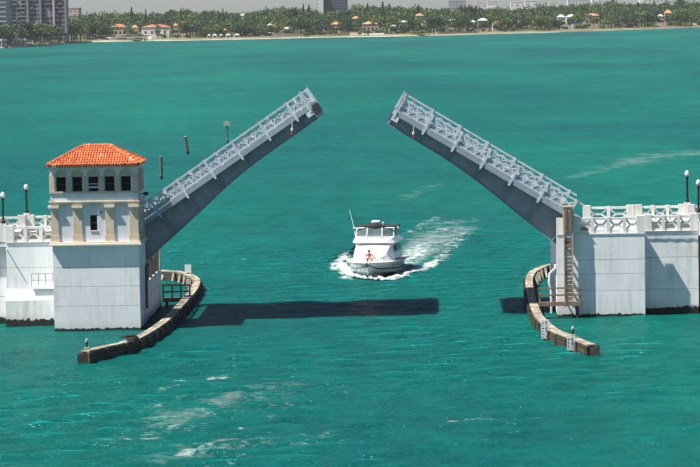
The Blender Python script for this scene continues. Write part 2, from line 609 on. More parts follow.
def strip(name, a0, z0, a1, z1, mat, label, jit=0.0, kind='structure', x0=None, x1=None):
    g_ = MB()
    idx = [i for i, x in enumerate(PXX) if (x0 is None or x0 <= x <= x1)]
    for i in idx:
        j0 = jit * random.uniform(-1, 1)
        p = line[i] + dirs[i] * (a0 + j0)
        q = line[i] + dirs[i] * (a1 + j0 * 0.5)
        g_.v += [(p.x, p.y, z0), (q.x, q.y, z1)]
    for k in range(len(idx) - 1):
        g_.f.append((2 * k, 2 * k + 2, 2 * k + 3, 2 * k + 1))
        g_.m.append(0)
    return tag(g_.build(name, mat, fix=False), label, None, kind=kind)


strip('shore_rocks', 0, -0.5, 2.5, 0.75, 'seawall', 'brown rocky water edge of the far shore', 0.6)
strip('beach', 2.5, 0.75, 7, 1.3, 'sand', 'pale sandy strip along the far shore')
strip('grass_bank', 7, 1.3, 60, 2.0, 'lawn', 'dry grass bank behind the far beach')
strip('terrain', 60, 2.0, 4200, 4.0, 'land', 'flat wooded land beyond the far shore')

# ------------------------------------------------------------------ bridge: common pieces
YN, YF = 212.6, 224.4            # near and far faces of the bridge
ZD = 6.3                         # deck level at the balustrade foot
ZT = 7.45                        # balustrade top


def lattice_mesh(name, wd, ht, dep, bar, mat, cells=1, seg=9):
    """curved-X lattice: one arch up from the bottom, one down from the top, in each cell; centred on x, from z=0 to ht, y = -dep/2..dep/2"""
    g_ = MB()
    cw = wd / cells
    for c in range(cells):
        xa = -wd / 2 + c * cw
        for sgn in (1, -1):
            pts = []
            for i in range(seg + 1):
                q = i / seg
                x = xa + q * cw
                h_ = (1 - (2 * q - 1) ** 2) * (ht * 0.5 + bar * 0.25)
                pts.append((x, h_ if sgn > 0 else ht - h_))
            base = len(g_.v)
            dpt = dep * (1.0 if sgn > 0 else 0.86)
            for i, (x, z) in enumerate(pts):
                x1, z1 = pts[min(i + 1, seg)]
                x0, z0 = pts[max(i - 1, 0)]
                l = math.hypot(x1 - x0, z1 - z0)
                nx, nz = -(z1 - z0) / l, (x1 - x0) / l
                for dy, dn in ((-dpt / 2, -bar / 2), (-dpt / 2, bar / 2), (dpt / 2, bar / 2), (dpt / 2, -bar / 2)):
                    g_.v.append((x + nx * dn, dy, z + nz * dn))
            for i in range(seg):
                for k in range(4):
                    k2 = (k + 1) % 4
                    g_.f.append((base + i * 4 + k, base + i * 4 + k2, base + (i + 1) * 4 + k2, base + (i + 1) * 4 + k))
                    g_.m.append(0)
    return g_.mesh(name, mat)


def balustrade(parent, x0, x1, y, npan, name='railing', end_posts=(True, True), wide=0.30):
    """concrete balustrade along x at depth y: posts, rails and one curved X in each panel"""
    r_ = MB().box(x0, x1, y - 0.17, y + 0.17, ZT - 0.17, ZT).build(name, 'rail_concrete', parent)
    MB().box(x0, x1, y - 0.14, y + 0.14, ZD + 0.003, ZD + 0.2).build('bottom_rail', 'rail_concrete', r_)
    st = (x1 - x0) / npan
    pm = MB().box(-0.13, 0.13, -0.195, 0.195, ZD + 0.006, ZT + 0.05).mesh('post', 'rail_concrete')
    pw = MB().box(-wide, wide, -0.24, 0.24, ZD + 0.006, ZT + 0.12).mesh('post', 'rail_concrete')
    lm = lattice_mesh('lattice', st - 0.27, ZT - ZD - 0.36, 0.18, 0.15, 'rail_concrete')
    for k in range(npan + 1):
        if (k == 0 and not end_posts[0]) or (k == npan and not end_posts[1]):
            continue
        inst('post', pw if k in (0, npan) else pm, r_, (x0 + k * st, y, 0))
    for k in range(npan):
        inst('lattice', lm, r_, (x0 + (k + 0.5) * st, y, ZD + 0.195))
    return r_


def lifts(parent, zs, y0, y1, x0, x1, mat, gap=0.011, inset=0.05):
    """poured concrete lifts with recessed joints"""
    for a, b in zip(zs[:-1], zs[1:]):
        MB().box(x0, x1, y0, y1, a + (gap if a > 0 else 0), b - (0 if b == zs[-1] else gap)).build('concrete_lift', mat, parent)
    MB().box(x0 + inset, x1 - inset, y0 + inset, y1 - inset, -0.3, zs[-1] - 0.05).build('joint_core', 'interior_dark', parent)


# ------------------------------------------------------------------ left pier, under the control house
TX0, TX1, TY = -28.47, -22.06, 208.2
left_pier = empty('bridge_pier', ((TX0 + TX1) / 2, 216, 0))


def piece(parent):
    """parent keeping world coordinates"""
    return parent


def reparent(o, p):
    o.parent = p
    o.matrix_parent_inverse = p.matrix_world.inverted()


class World:
    """an empty at the thing's base whose children are modelled in world coordinates"""
    def __init__(s, name, loc, label, cat, group=None):
        s.o = empty(name, loc)
        tag(s.o, label, cat, group)
        s.off = Vector(loc)


bpy.data.objects.remove(left_pier)


def wthing(name, label, cat, group=None):
    o = empty(name, (0, 0, 0))
    return tag(o, label, cat, group)


left_pier = wthing('bridge_pier', 'white concrete bridge pier carrying the red tiled control house', 'pier', 'bascule piers')
lifts(left_pier, [-0.4, 1.85, 3.3, 4.72, 6.36], TY, YN + 0.25, TX0, TX1, 'white_concrete')
lifts(left_pier, [-0.4, 1.85, 3.05], YN + 0.26, YF, TX0, TX1 + 0.0, 'white_concrete')
lifts(left_pier, [3.06, 4.72, 6.36], YF - 0.7, YF, TX0, TX1, 'white_concrete')
lifts(left_pier, [3.06, 4.72, 6.36], YN + 0.26, YF - 0.71, TX0, TX0 + 0.8, 'white_concrete')
# timber rubbing strips and a service ladder on the channel face
for yy in (209.4, 210.9):
    MB().box(TX1 + 0.003, TX1 + 0.12, yy - 0.12, yy + 0.12, 0.2, 4.6).build('rubbing_strip', 'grey_stucco', left_pier)
MB().box(TX1 + 0.004, TX1 + 0.16, 212.0, 212.6, 1.2, 4.4).build('side_door', 'dark_metal', left_pier)
for k in range(4):
    yy = 214.4 + k * 2.6
    MB().box(TX1 - 0.5, TX1 + 0.05, yy - 0.2, yy + 0.2, 3.06, 5.0 if k % 2 else 4.4).build('bearing_block', 'interior_dark', left_pier)

# ------------------------------------------------------------------ control house
house = wthing('control_house', 'cream and grey bridge control house with red tiled hip roof', 'building')
HX0, HX1, HY0, HY1 = -28.55, -22.02, 208.18, 212.42


def zpx(y, Y=TY):
    return ony(98, y, Y).z


# base ledge and lower storey
MB().box(TX0 - 0.24, TX1 + 0.24, TY - 0.36, HY1 + 0.2, 6.365, 6.47).box(TX0 - 0.15, TX1 + 0.15, TY - 0.22, HY1 + 0.12, 6.473, 6.62).build('base_ledge', 'pale_cream', house)
LW = (HX0 + 0.10, HX1 - 0.10, HY0 + 0.12, HY1)


def frame_map(face):
    """local (s, z, out) -> world for one face of the house"""
    x0, x1, y0, y1 = LW
    if face == 'front':
        return (lambda s, z, o: (x0 + s, y0 - o, z)), x1 - x0
    if face == 'back':
        return (lambda s, z, o: (x1 - s, y1 + o, z)), x1 - x0
    if face == 'right':
        return (lambda s, z, o: (x1 + o, y0 + s, z)), y1 - y0
    return (lambda s, z, o: (x0 - o, y1 - s, z)), y1 - y0


def fbox(g_, fm, s0, s1, z0, z1, o0, o1):
    p = [fm(s, z, o) for o in (o0, o1) for s, z in ((s0, z0), (s1, z0), (s1, z1), (s0, z1))]
    g_.add(p, [(0, 1, 2, 3), (7, 6, 5, 4), (0, 4, 5, 1), (1, 5, 6, 2), (2, 6, 7, 3), (3, 7, 4, 0)])
    return g_


Z_BELT0, Z_BELT1 = 9.26, 9.70
Z_SILL, Z_WIN0, Z_WIN1, Z_ARCH, Z_EAVE = 10.24, 10.37, 11.44, 11.92, 12.26
for face in ('front', 'back', 'right', 'left'):
    fm, L = frame_map(face)
    wide = face in ('front', 'back')
    # lower storey wall, with the one small window in front and a door behind
    g_ = MB()
    if face == 'front':
        a, b = ony(90, 222, TY).x - LW[0], ony(97, 222, TY).x - LW[0]
        z0, z1 = zpx(230.3), zpx(215.3)
        fbox(g_, fm, 0, a, 6.62, Z_BELT0 + 0.1, -0.25, 0)
        fbox(g_, fm, b, L, 6.62, Z_BELT0 + 0.1, -0.25, 0)
        fbox(g_, fm, a, b, 6.62, z0, -0.25, 0)
        fbox(g_, fm, a, b, z1, Z_BELT0 + 0.1, -0.25, 0)
    else:
        fbox(g_, fm, 0.26, L - 0.26, 6.62, Z_BELT0 + 0.1, -0.25, 0)
    g_.build('wall', 'grey_stucco', house)
    if face == 'front':
        wn = fbox(MB(), fm, a + 0.02, b - 0.02, z0 + 0.02, z1 - 0.02, -0.22, -0.16).build('lower_window', 'window_dark', house)
        fr = MB()
        zc = (z0 + z1) / 2
        fbox(fr, fm, a + 0.003, b - 0.003, zc - 0.02, zc + 0.02, -0.155, -0.12)
        fr.build('sash_bar', 'brown_timber', wn)
        fbox(MB(), fm, a - 0.04, b + 0.04, z0 - 0.07, z0 - 0.002, 0.003, 0.06).build('sill', 'pale_cream', wn)
        va, vb = ony(98.7, 212, TY).x - LW[0], ony(103, 212, TY).x - LW[0]
        vt = fbox(MB(), fm, va, vb, zpx(214), zpx(210), 0.003, 0.09).build('wall_vent', 'grey_stucco', house)
        for k in range(3):
            zz = zpx(213.4) + k * 0.08
            fbox(MB(), fm, va + 0.03, vb - 0.03, zz, zz + 0.04, 0.092, 0.105).build('louvre', 'dark_metal', vt)
    # pilasters with plinth and corbel
    if wide:
        cs = [(50.6, 58.8), (73, 82.4), (105.2, 114.4), (129.5, 139.4)]
        pil = [(ony(a_, 225, TY).x - LW[0], ony(b_, 225, TY).x - LW[0]) for a_, b_ in cs]
        pil[0] = (-0.09, pil[0][1])
        pil[-1] = (pil[-1][0], L + 0.09)
    else:
        pil = [(-0.085, 0.55), (L / 2 - 0.3, L / 2 + 0.3), (L - 0.55, L + 0.085)]
    for (a_, b_) in pil:
        pl = fbox(MB(), fm, a_ + 0.02, b_ - 0.02, 6.62, Z_BELT0 - 0.10, 0.002, 0.09).build('pilaster', 'cream_stucco', house)
        fbox(MB(), fm, a_ - 0.03, b_ + 0.03, 6.622, 7.12, 0.005, 0.135).build('plinth', 'cream_stucco', pl)
        g_ = fbox(MB(), fm, a_ - 0.05, b_ + 0.05, Z_BELT0 - 0.10, Z_BELT0 + 0.06, 0.005, 0.29)
        fbox(g_, fm, a_ - 0.01, b_ + 0.01, Z_BELT0 - 0.2, Z_BELT0 - 0.102, 0.005, 0.2)
        g_.build('corbel', 'pale_cream', pl)
    # belt courses
    e = 0.0 if wide else -0.001
    g_ = fbox(MB(), fm, -0.12 + e, L + 0.12 - e, Z_BELT0 + 0.062, Z_BELT1 - 0.14, -0.2, 0.15 + e)
    g_.build('belt_course', 'cream_stucco', house)
    g_ = fbox(MB(), fm, -0.2 + e, L + 0.2 - e, Z_BELT1 - 0.138, Z_BELT1 - 0.05, -0.2, 0.22 + e)
    fbox(g_, fm, -0.1 + e, L + 0.1 - e, Z_BELT1 - 0.048, Z_BELT1, -0.2, 0.12 + e)
    g_.build('belt_moulding', 'pale_cream', house)
    # upper storey wall with arched bays
    nb = 5 if wide else 3
    if wide:
        cxs = [ony(61 + 16.2 * k, 185, TY).x - LW[0] for k in range(5)]
        if face == 'back':
            cxs = [L - c for c in cxs][::-1]
    else:
        cxs = [L * (k + 0.5) / 3 * 0.92 + L * 0.04 for k in range(3)]
    hw = 0.40
    o = 0.09 if wide else 0.086
    g_ = MB()
    ends = [0 - o] + [(cxs[k] + cxs[k + 1]) / 2 for k in range(nb - 1)] + [L + o]
    for k, c in enumerate(cxs):
        s0, s1 = ends[k], ends[k + 1]
        zr = Z_ARCH - hw               # spring line of the arch
        fbox(g_, fm, s0, s1, Z_BELT1 + 0.002, Z_WIN0, -0.1, o)
        fbox(g_, fm, s0, c - hw, Z_WIN0, zr, -0.1, o)
        fbox(g_, fm, c + hw, s1, Z_WIN0, zr, -0.1, o)
        ns = 10
        arc = [(c - hw * math.cos(math.pi * i / ns), zr + hw * math.sin(math.pi * i / ns)) for i in range(ns + 1)]
        for i in range(ns):
            (xa, za), (xb, zb) = arc[i], arc[i + 1]
            ta = s0 if i == 0 else xa
            tb = s1 if i == ns - 1 else xb
            if i == 0:
                g_.add([fm(s0, zr, o), fm(xa, za, o), fm(xb, zb, o), fm(xb, Z_EAVE, o), fm(s0, Z_EAVE, o)], [(0, 1, 2, 3, 4)])
            elif i == ns - 1:
                g_.add([fm(xa, za, o), fm(xb, zb, o), fm(s1, zr, o), fm(s1, Z_EAVE, o), fm(xa, Z_EAVE, o)], [(0, 1, 2, 3, 4)])
            else:
                g_.add([fm(xa, za, o), fm(xb, zb, o), fm(xb, Z_EAVE, o), fm(xa, Z_EAVE, o)], [(0, 1, 2, 3)])
            g_.add([fm(xa, za, o), fm(xb, zb, o), fm(xb, zb, -0.1), fm(xa, za, -0.1)], [(0, 1, 2, 3)])
    g_.build('upper_wall', 'grey_stucco', house)
    for k, c in enumerate(cxs):
        zr = Z_ARCH - hw
        wd = fbox(MB(), fm, c - hw + 0.02, c + hw - 0.02, Z_WIN0, Z_WIN1, -0.09, -0.03).build('window', 'window_dark', house)
        # arched tympanum filled with stucco
        poly = [(c - hw + 0.004, Z_WIN1), (c + hw - 0.004, Z_WIN1)] + [(c + (hw - 0.004) * math.cos(math.pi * i / 10), max(Z_WIN1 + 0.001, zr + (hw - 0.004) * math.sin(math.pi * i / 10))) for i in range(11)]
        MB().prism(poly, lambda a_, b_, q: fm(a_, b_, 0.035 - 0.1 * q)).build('tympanum', 'khaki_stucco', wd)
        ring = MB()
        for i in range(10):
            a0, a1 = math.pi * i / 10, math.pi * (i + 1) / 10
            pp = [(c + rr * math.cos(an), zr + rr * math.sin(an)) for rr, an in ((hw + 0.005, a0), (hw + 0.085, a0), (hw + 0.085, a1), (hw + 0.005, a1))]
            ring.prism(pp, lambda a_, b_, q: fm(a_, b_, o + 0.002 + 0.03 * q))
        ring.build('arch_moulding', 'khaki_stucco', wd)
        zc = (Z_WIN0 + Z_WIN1) / 2
        openw = face == 'front' and k == 2
        fbox(MB(), fm, c - hw + 0.003, c - hw + 0.05, Z_WIN0, Z_WIN1, -0.025, 0.015).build('jamb', 'khaki_stucco', wd)
        fbox(MB(), fm, c + hw - 0.05, c + hw - 0.003, Z_WIN0, Z_WIN1, -0.025, 0.015).build('jamb', 'khaki_stucco', wd)
        fbox(MB(), fm, c - hw + 0.05, c + hw - 0.05, zc - 0.03, zc + 0.03, -0.025, 0.012).build('sash_bar', 'window_frame' if openw else 'dark_metal', wd)
        if openw:
            fbox(MB(), fm, c - hw + 0.05, c + hw - 0.05, Z_WIN0 + 0.22, Z_WIN0 + 0.36, -0.025, 0.014).build('raised_sash', 'window_frame', wd)
    # small khaki columns between the windows and a sill string
    for k in range(nb - 1):
        s = (cxs[k] + cxs[k + 1]) / 2
        fbox(MB(), fm, s - 0.15, s + 0.15, Z_WIN0, Z_ARCH - 0.44, o + 0.001, o + 0.05).build('bay_column', 'khaki_stucco', house)
    for s in ((-o, 0.22), (L - 0.22, L + o)):
        fbox(MB(), fm, s[0] - 0.02, s[1] + 0.02, Z_WIN0, Z_ARCH - 0.30, o + 0.002, o + 0.055).build('bay_column', 'cream_stucco', house)
    fbox(MB(), fm, -o - 0.06 + e, L + o + 0.06 - e, Z_SILL, Z_WIN0 - 0.001, -0.05, o + 0.075 + e).build('window_sill', 'khaki_stucco', house)
    fbox(MB(), fm, -o - 0.05 + e, L + o + 0.05 - e, Z_EAVE - 0.10, Z_EAVE + 0.02, -0.05, o + 0.10 + e).build('cornice', 'khaki_stucco', house)
MB().box(LW[0] + 0.3, LW[1] - 0.3, LW[2] + 0.3, LW[3] - 0.3, 6.63, Z_EAVE - 0.05).build('inner_core', 'interior_dark', house)
# flood lamp on the channel side
fl = MB().bar((LW[1] + 0.1, HY0 + 1.2, 10.05), (LW[1] + 0.5, HY0 + 1.2, 10.05), 0.07).build('flood_lamp', 'dark_metal', house)
MB().box(LW[1] + 0.4, LW[1] + 0.75, HY0 + 1.0, HY0 + 1.4, 9.93, 10.17).build('lamp_head', 'dark_metal', fl)

# roof: slopes with rows of barrel tiles
OV = 0.50
RX0, RX1, RY0, RY1 = HX0 - 0.12, HX1 + 0.12, HY0 - OV, HY1 + OV
RIDGE = ((RX0 + 2.42, (RY0 + RY1) / 2), (RX1 - 2.32, (RY0 + RY1) / 2))
ZE, ZR = Z_EAVE + 0.08, 13.62
roof = MB()
A, B, C_, D = (RX0, RY0, ZE), (RX1, RY0, ZE), (RX1, RY1, ZE), (RX0, RY1, ZE)
P, Q = (*RIDGE[0], ZR), (*RIDGE[1], ZR)
roof.add([A, B, C_, D, P, Q], [(0, 1, 5, 4), (1, 2, 5), (2, 3, 4, 5), (3, 0, 4)])
roof.add([(x, y, ZE - 0.14) for x, y, z in (A, B, C_, D)] + [A, B, C_, D], [(3, 2, 1, 0), (0, 1, 5, 4), (1, 2, 6, 5), (2, 3, 7, 6), (3, 0, 4, 7)])
roof_o = roof.build('roof', 'clay_tile', house)
tiles = MB()
rr = random.Random(3)


def tile_slope(e0, e1, t0, t1):
    """e0->e1 along the eave, t0 above e0 side, t1 above e1 side (t0 == t1 for a hip triangle)"""
    e0, e1, t0, t1 = map(Vector, (e0, e1, t0, t1))
    ex = (e1 - e0).normalized()
    W = (e1 - e0).length
    foot = (t0 - e0).dot(ex)
    foot1 = (t1 - e0).dot(ex)
    upv = (t0 - e0) - ex * foot
    Ls = upv.length
    uy = upv.normalized()
    nz = ex.cross(uy)
    sp = 0.195
    n_ = int(W / sp)
    sp = W / n_
    for i in range(n_):
        s = (i + 0.5) * sp
        lim = Ls * min(1.0, s / max(foot, 1e-3), (W - s) / max(W - foot1, 1e-3))
        clen = 0.36
        k = 0
        while k * clen < lim - 0.05:
            l0, l1 = k * clen - 0.04, min((k + 1) * clen + 0.03, lim)
            ra, rb = 0.080 + rr.uniform(-.006, .006), 0.065
            lift = 0.035 + rr.uniform(-.006, .012)
            js = rr.uniform(-.010, .010)
            base = len(tiles.v)
            for (l, rad, dz) in ((l0, ra, lift), (l1, rb, 0.0)):
                for a in range(5):
                    an = math.pi * a / 4
                    p = e0 + ex * (s + js + rad * math.cos(an)) + uy * l + nz * (dz + rad * math.sin(an))
                    tiles.v.append(tuple(p))
            for a in range(4):
                tiles.f.append((base + a, base + a + 1, base + 6 + a, base + 5 + a))
                tiles.m.append(0)
            tiles.f.append((base, base + 1, base + 2, base + 3, base + 4))
            tiles.m.append(0)
            k += 1


tile_slope(A, B, P, Q)
tile_slope(C_, D, Q, P)
tile_slope(B, C_, Q, Q)
tile_slope(D, A, P, P)
tag(tiles.build('barrel_tiles', 'clay_tile', roof_o), None, None, kind='stuff')
caps = MB()
for a, b in ((A, P), (B, Q), (C_, Q), (D, P), (P, Q)):
    a, b = Vector(a), Vector(b)
    n_ = max(4, int((b - a).length / 0.38))
    for k in range(n_):
        p0, p1 = a.lerp(b, k / n_), a.lerp(b, (k + 1.08) / n_)
        caps.tube([p0 + Vector((0, 0, 0.06)), p1 + Vector((0, 0, 0.045))], [0.125, 0.10], 8)
tag(caps.build('ridge_tiles', 'clay_tile', roof_o), None, None, kind='stuff')

# ------------------------------------------------------------------ abutments either side
AXL = -32.65                      # left end of the left abutment
AXR = 19.75                       # right end of the right abutment


def approach(name, x0, x1, side, label):
    """solid abutment beside the pier with ledge, balustrade and roadway"""
    t = wthing(name, label, 'abutment', 'bridge abutments')
    rec = 1.25 if side > 0 else 0.25
    if side > 0:
        lifts(t, [-0.4, 1.9, 4.3, ZD - 0.01], YN + rec, YF, x0, x1, 'white_concrete_weedy')
    else:
        lifts(t, [-0.4, 1.95], YN - 0.65, YF + 0.2, x0, x1, 'white_concrete_weedy')
        g_ = MB().prism([(YN - 0.64, 1.955), (YF, 1.955), (YF, 2.75), (YN + rec - 0.02, 2.75)], lambda a, b, q: (x0 + 0.003 + q * (x1 - x0 - 0.006), a, b))
        g_.build('sloped_ledge', 'white_concrete', t)
        lifts(t, [2.752, 4.35, ZD - 0.01], YN + rec, YF, x0, x1, 'white_concrete')
        # small service landing with pipe rail
        lx0, lx1 = ony(32, 287, YN).x, x1 - 0.01
        zl = ony(40, 287, YN).z
        ld = MB().box(lx0, lx1, YN - 0.45, YN + rec - 0.003, zl - 0.12, zl).build('service_landing', 'white_concrete', t)
        for k in range(5):
            xx = lx0 + 0.05 + k * (lx1 - lx0 - 0.1) / 4
            MB().tube([(xx, YN - 0.4, zl), (xx, YN - 0.4, zl + 1.05)], 0.022, 6).build('rail_post', 'far_dark_grey', ld)
        for zz in (0.55, 1.05):
            MB().tube([(lx0 + 0.05, YN - 0.4, zl + zz), (lx1 - 0.05, YN - 0.4, zl + zz)], 0.022, 6).build('rail_bar', 'far_dark_grey', ld)
        MB().tube([(x0 + 0.06, YN + rec, 5.75), (x0 + 0.06, YN - 0.3, 5.70)], 0.05, 8).build('scupper_pipe', 'rusty', t)
    # string moulding below the balustrade
    MB().box(x0, x1, YN + rec - 0.08, YF + 0.08, ZD - 0.008, ZD).build('deck_edge', 'rail_concrete', t)
    n_ = 3
    balustrade(t, x0 + 0.3, x1 - 0.3, YN + rec + 0.2, n_)
    balustrade(t, x0 + 0.3, x1 - 0.3, YF - 0.2, n_)
    return t


approach('bridge_abutment', AXL, TX0 - 0.02, -1, 'white concrete abutment with sloped ledge left of the control house')
right_ab = approach('bridge_abutment', 15.66, AXR, 1, 'white concrete abutment right of the bascule pier with ladder')
# conduit sagging along the top of the right abutment
cpts = [(15.7 + k * 0.25, YN + 1.19, 5.95 - 0.10 * abs(math.sin(k * 0.9)) - 0.006 * k) for k in range(17)]
MB().tube(cpts, 0.03, 6).build('conduit', 'leaf_paint', right_ab)


def approach_span(x0, x1, label, outer):
    t = wthing('approach_span', label, 'bridge span', 'approach spans')
    rec = 0.55
    MB().box(x0, x1, YN + rec, YF - rec, ZD - 0.35, ZD - 0.015).build('deck_slab', 'white_concrete', t)
    lifts(t, [-0.4, 2.1, 4.3, ZD - 0.02], YN + rec + 0.5, YF - rec - 0.5, x0 + 0.12, x1 - 0.12, 'white_concrete_weedy')
    xe = x1 if outer > 0 else x0
    MB().box(xe - 1.0, xe + 1.0, YN + 0.6, YF - 0.6, -0.4, 4.5).build('end_pier', 'white_concrete_weedy', t)
    nP = int((x1 - x0) / 1.4)
    balustrade(t, x0 + 0.3, x1 - 0.3, YN + 0.75, nP)
    balustrade(t, x0 + 0.3, x1 - 0.3, YF - 0.75, nP)
    return t


approach_span(AXL - 22, AXL - 0.03, 'white approach span at the left edge beyond the abutment', -1)
approach_span(AXR + 0.03, AXR + 22, 'white approach span at the right edge beyond the abutment', 1)

# ------------------------------------------------------------------ right pier
RX_0, RX_1 = 9.0, 15.62
right_pier = wthing('bridge_pier', 'white concrete bascule pier with rusty ladder on the right', 'pier', 'bascule piers')
lifts(right_pier, [-0.4, 1.95, 3.22, 4.3, ZD - 0.01], YN, YN + 0.5, RX_0, RX_1, 'white_concrete')
lifts(right_pier, [-0.4, 1.95, 3.0], YN + 0.51, YF, RX_0, RX_1, 'white_concrete')
lifts(right_pier, [3.01, 4.3, ZD - 0.01], YF - 0.5, YF, RX_0, RX_1, 'white_concrete')
lifts(right_pier, [3.01, 4.3, ZD - 0.01], YN + 0.51, YF - 0.51, RX_1 - 0.8, RX_1, 'white_concrete')
MB().box(RX_0, RX_0 + 0.55, YN, YN + 0.3, ZD, ZT + 0.05).build('corner_parapet', 'rail_concrete', right_pier)
MB().box(RX_0 + 0.56, 10.3, YN, YN + 0.22, ZD, ZD + 0.16).build('kerb', 'rail_concrete', right_pier)
MB().box(RX_0 + 0.01, RX_1, YN - 0.05, YN - 0.002, ZD - 0.09, ZD - 0.015).build('string_course', 'rail_concrete', right_pier)
balustrade(right_pier, 10.5, RX_1 - 0.28, YN + 0.22, 4)
balustrade(right_pier, 11.9, RX_1 - 0.28, YF - 0.22, 2)
# tan post above the ladder
c0, c1 = ony(563.2, 230, YN - 0.4).x, ony(572.8, 230, YN - 0.4).x
col_ = MB().box(c0, c1, YN - 0.56, YN - 0.02, 6.4, 8.32).build('tan_post', 'tan_concrete', right_pier)
MB().box(c0 - 0.05, c1 + 0.05, YN - 0.61, YN + 0.03, 8.322, 8.42).build('post_cap', 'tan_concrete', col_)
for k in range(2):
    xx = c0 + 0.18 + k * 0.36
    MB().box(xx - 0.09, xx + 0.09, YN - 0.63, YN - 0.562, 6.5, 8.2).build('cover_strip', 'brown_timber', col_)
MB().box(c0 + 0.1, c1 - 0.1, YN - 0.02, YN + 0.3, 6.45, 6.6).build('post_bracket', 'tan_concrete', col_)
# caged ladder standing off the wall
lad = MB().box(c0 + 0.06, c1 - 0.06, YN - 0.42, YN - 0.38, 0.9, 6.35).build('ladder_back', 'rusty', right_pier)
for xx in (c0 + 0.05, c1 - 0.05):
    MB().box(xx - 0.04, xx + 0.04, YN - 0.62, YN - 0.422, 0.8, 6.38).build('ladder_rail', 'pale_timber', lad)
rm = MB().box(c0 + 0.1, c1 - 0.1, -0.035, 0.035, -0.035, 0.035).mesh('rung', 'rusty')
for k in range(18):
    inst('rung', rm, lad, (0, YN - 0.52, 1.0 + k * 0.3))
bm_ = MB().box(-0.04, 0.04, YN - 0.38, YN - 0.002, -0.05, 0.05).mesh('wall_bracket', 'rusty')
for k in range(7):
    for xx in (c0 + 0.1, c1 - 0.1):
        inst('wall_bracket', bm_, lad, (xx, 0, 1.2 + k * 0.8))
# white pipe down the channel corner
pts = [(RX_0 - 0.12, YN + 0.3, 4.0), (RX_0 - 0.12, YN + 0.25, 3.7), (RX_0 - 0.55, YN + 0.1, 3.3), (RX_0 - 0.6, YN, 2.6), (RX_0 - 0.45, YN, 2.0), (RX_0 - 0.45, YN, 0.3)]
MB().tube(pts, 0.085, 8).build('drain_pipe', 'board_white', right_pier)


# timber service walkway at the foot of each pier's channel corner
def walkway(name, x0, x1, y0, y1, z, label, rail_y, dark=False):
    t = wthing(name, label, 'walkway', 'service walkways')
    n_ = max(2, int((y1 - y0) / 0.3))
    for k in range(n_):
        a = y0 + (y1 - y0) * k / n_
        MB().box(x0, x1, a + 0.012, a + (y1 - y0) / n_ - 0.012, z - 0.06, z).build('plank', 'brown_timber', t)
    for yy in (y0 + 0.08, y1 - 0.08):
        MB().box(x0, x1, yy - 0.07, yy + 0.07, z - 0.28, z - 0.063).build('joist', 'brown_timber', t)
    for k in range(4):
        xx = x0 + 0.08 + (x1 - x0 - 0.16) * k / 3
        MB().box(xx - 0.06, xx + 0.06, rail_y - 0.06, rail_y + 0.06, z - 0.3, z + 1.1).build('rail_post', 'brown_timber', t)
    for zz in (0.55, 1.07):
        MB().box(x0, x1, rail_y - 0.09, rail_y - 0.062, z + zz - 0.06, z + zz + 0.06).build('rail_board', 'brown_timber', t)
    for xx in (x0 + 0.3, x1 - 0.3):
        MB().tube([(xx, (y0 + y1) / 2, -0.6), (xx, (y0 + y1) / 2, z - 0.282)], 0.13, 8).build('pile', 'wet_timber', t)
    return t


walkway('service_walkway', 7.55, 10.75, YN - 1.25, YN - 0.66, 1.25, 'brown timber walkway with rail below the rusty ladder', YN - 1.2)
walkway('service_walkway', TX1 + 0.02, TX1 + 2.3, 224.9, 226.0, 0.6, 'brown timber walkway behind the control house pier', 225.0)

# ------------------------------------------------------------------ roadway on the fixed parts
for x0, x1, lab in ((AXL - 22, TX0 - 0.1, 'asphalt roadway on the left approach'), (RX_1, AXR + 22, 'asphalt roadway on the right approach')):
    tag(MB().box(x0, x1, YN + 1.6, YF - 1.6, ZD - 0.1, ZD - 0.002 + 0.02).build('road', 'asphalt'), lab, None, kind='structure')


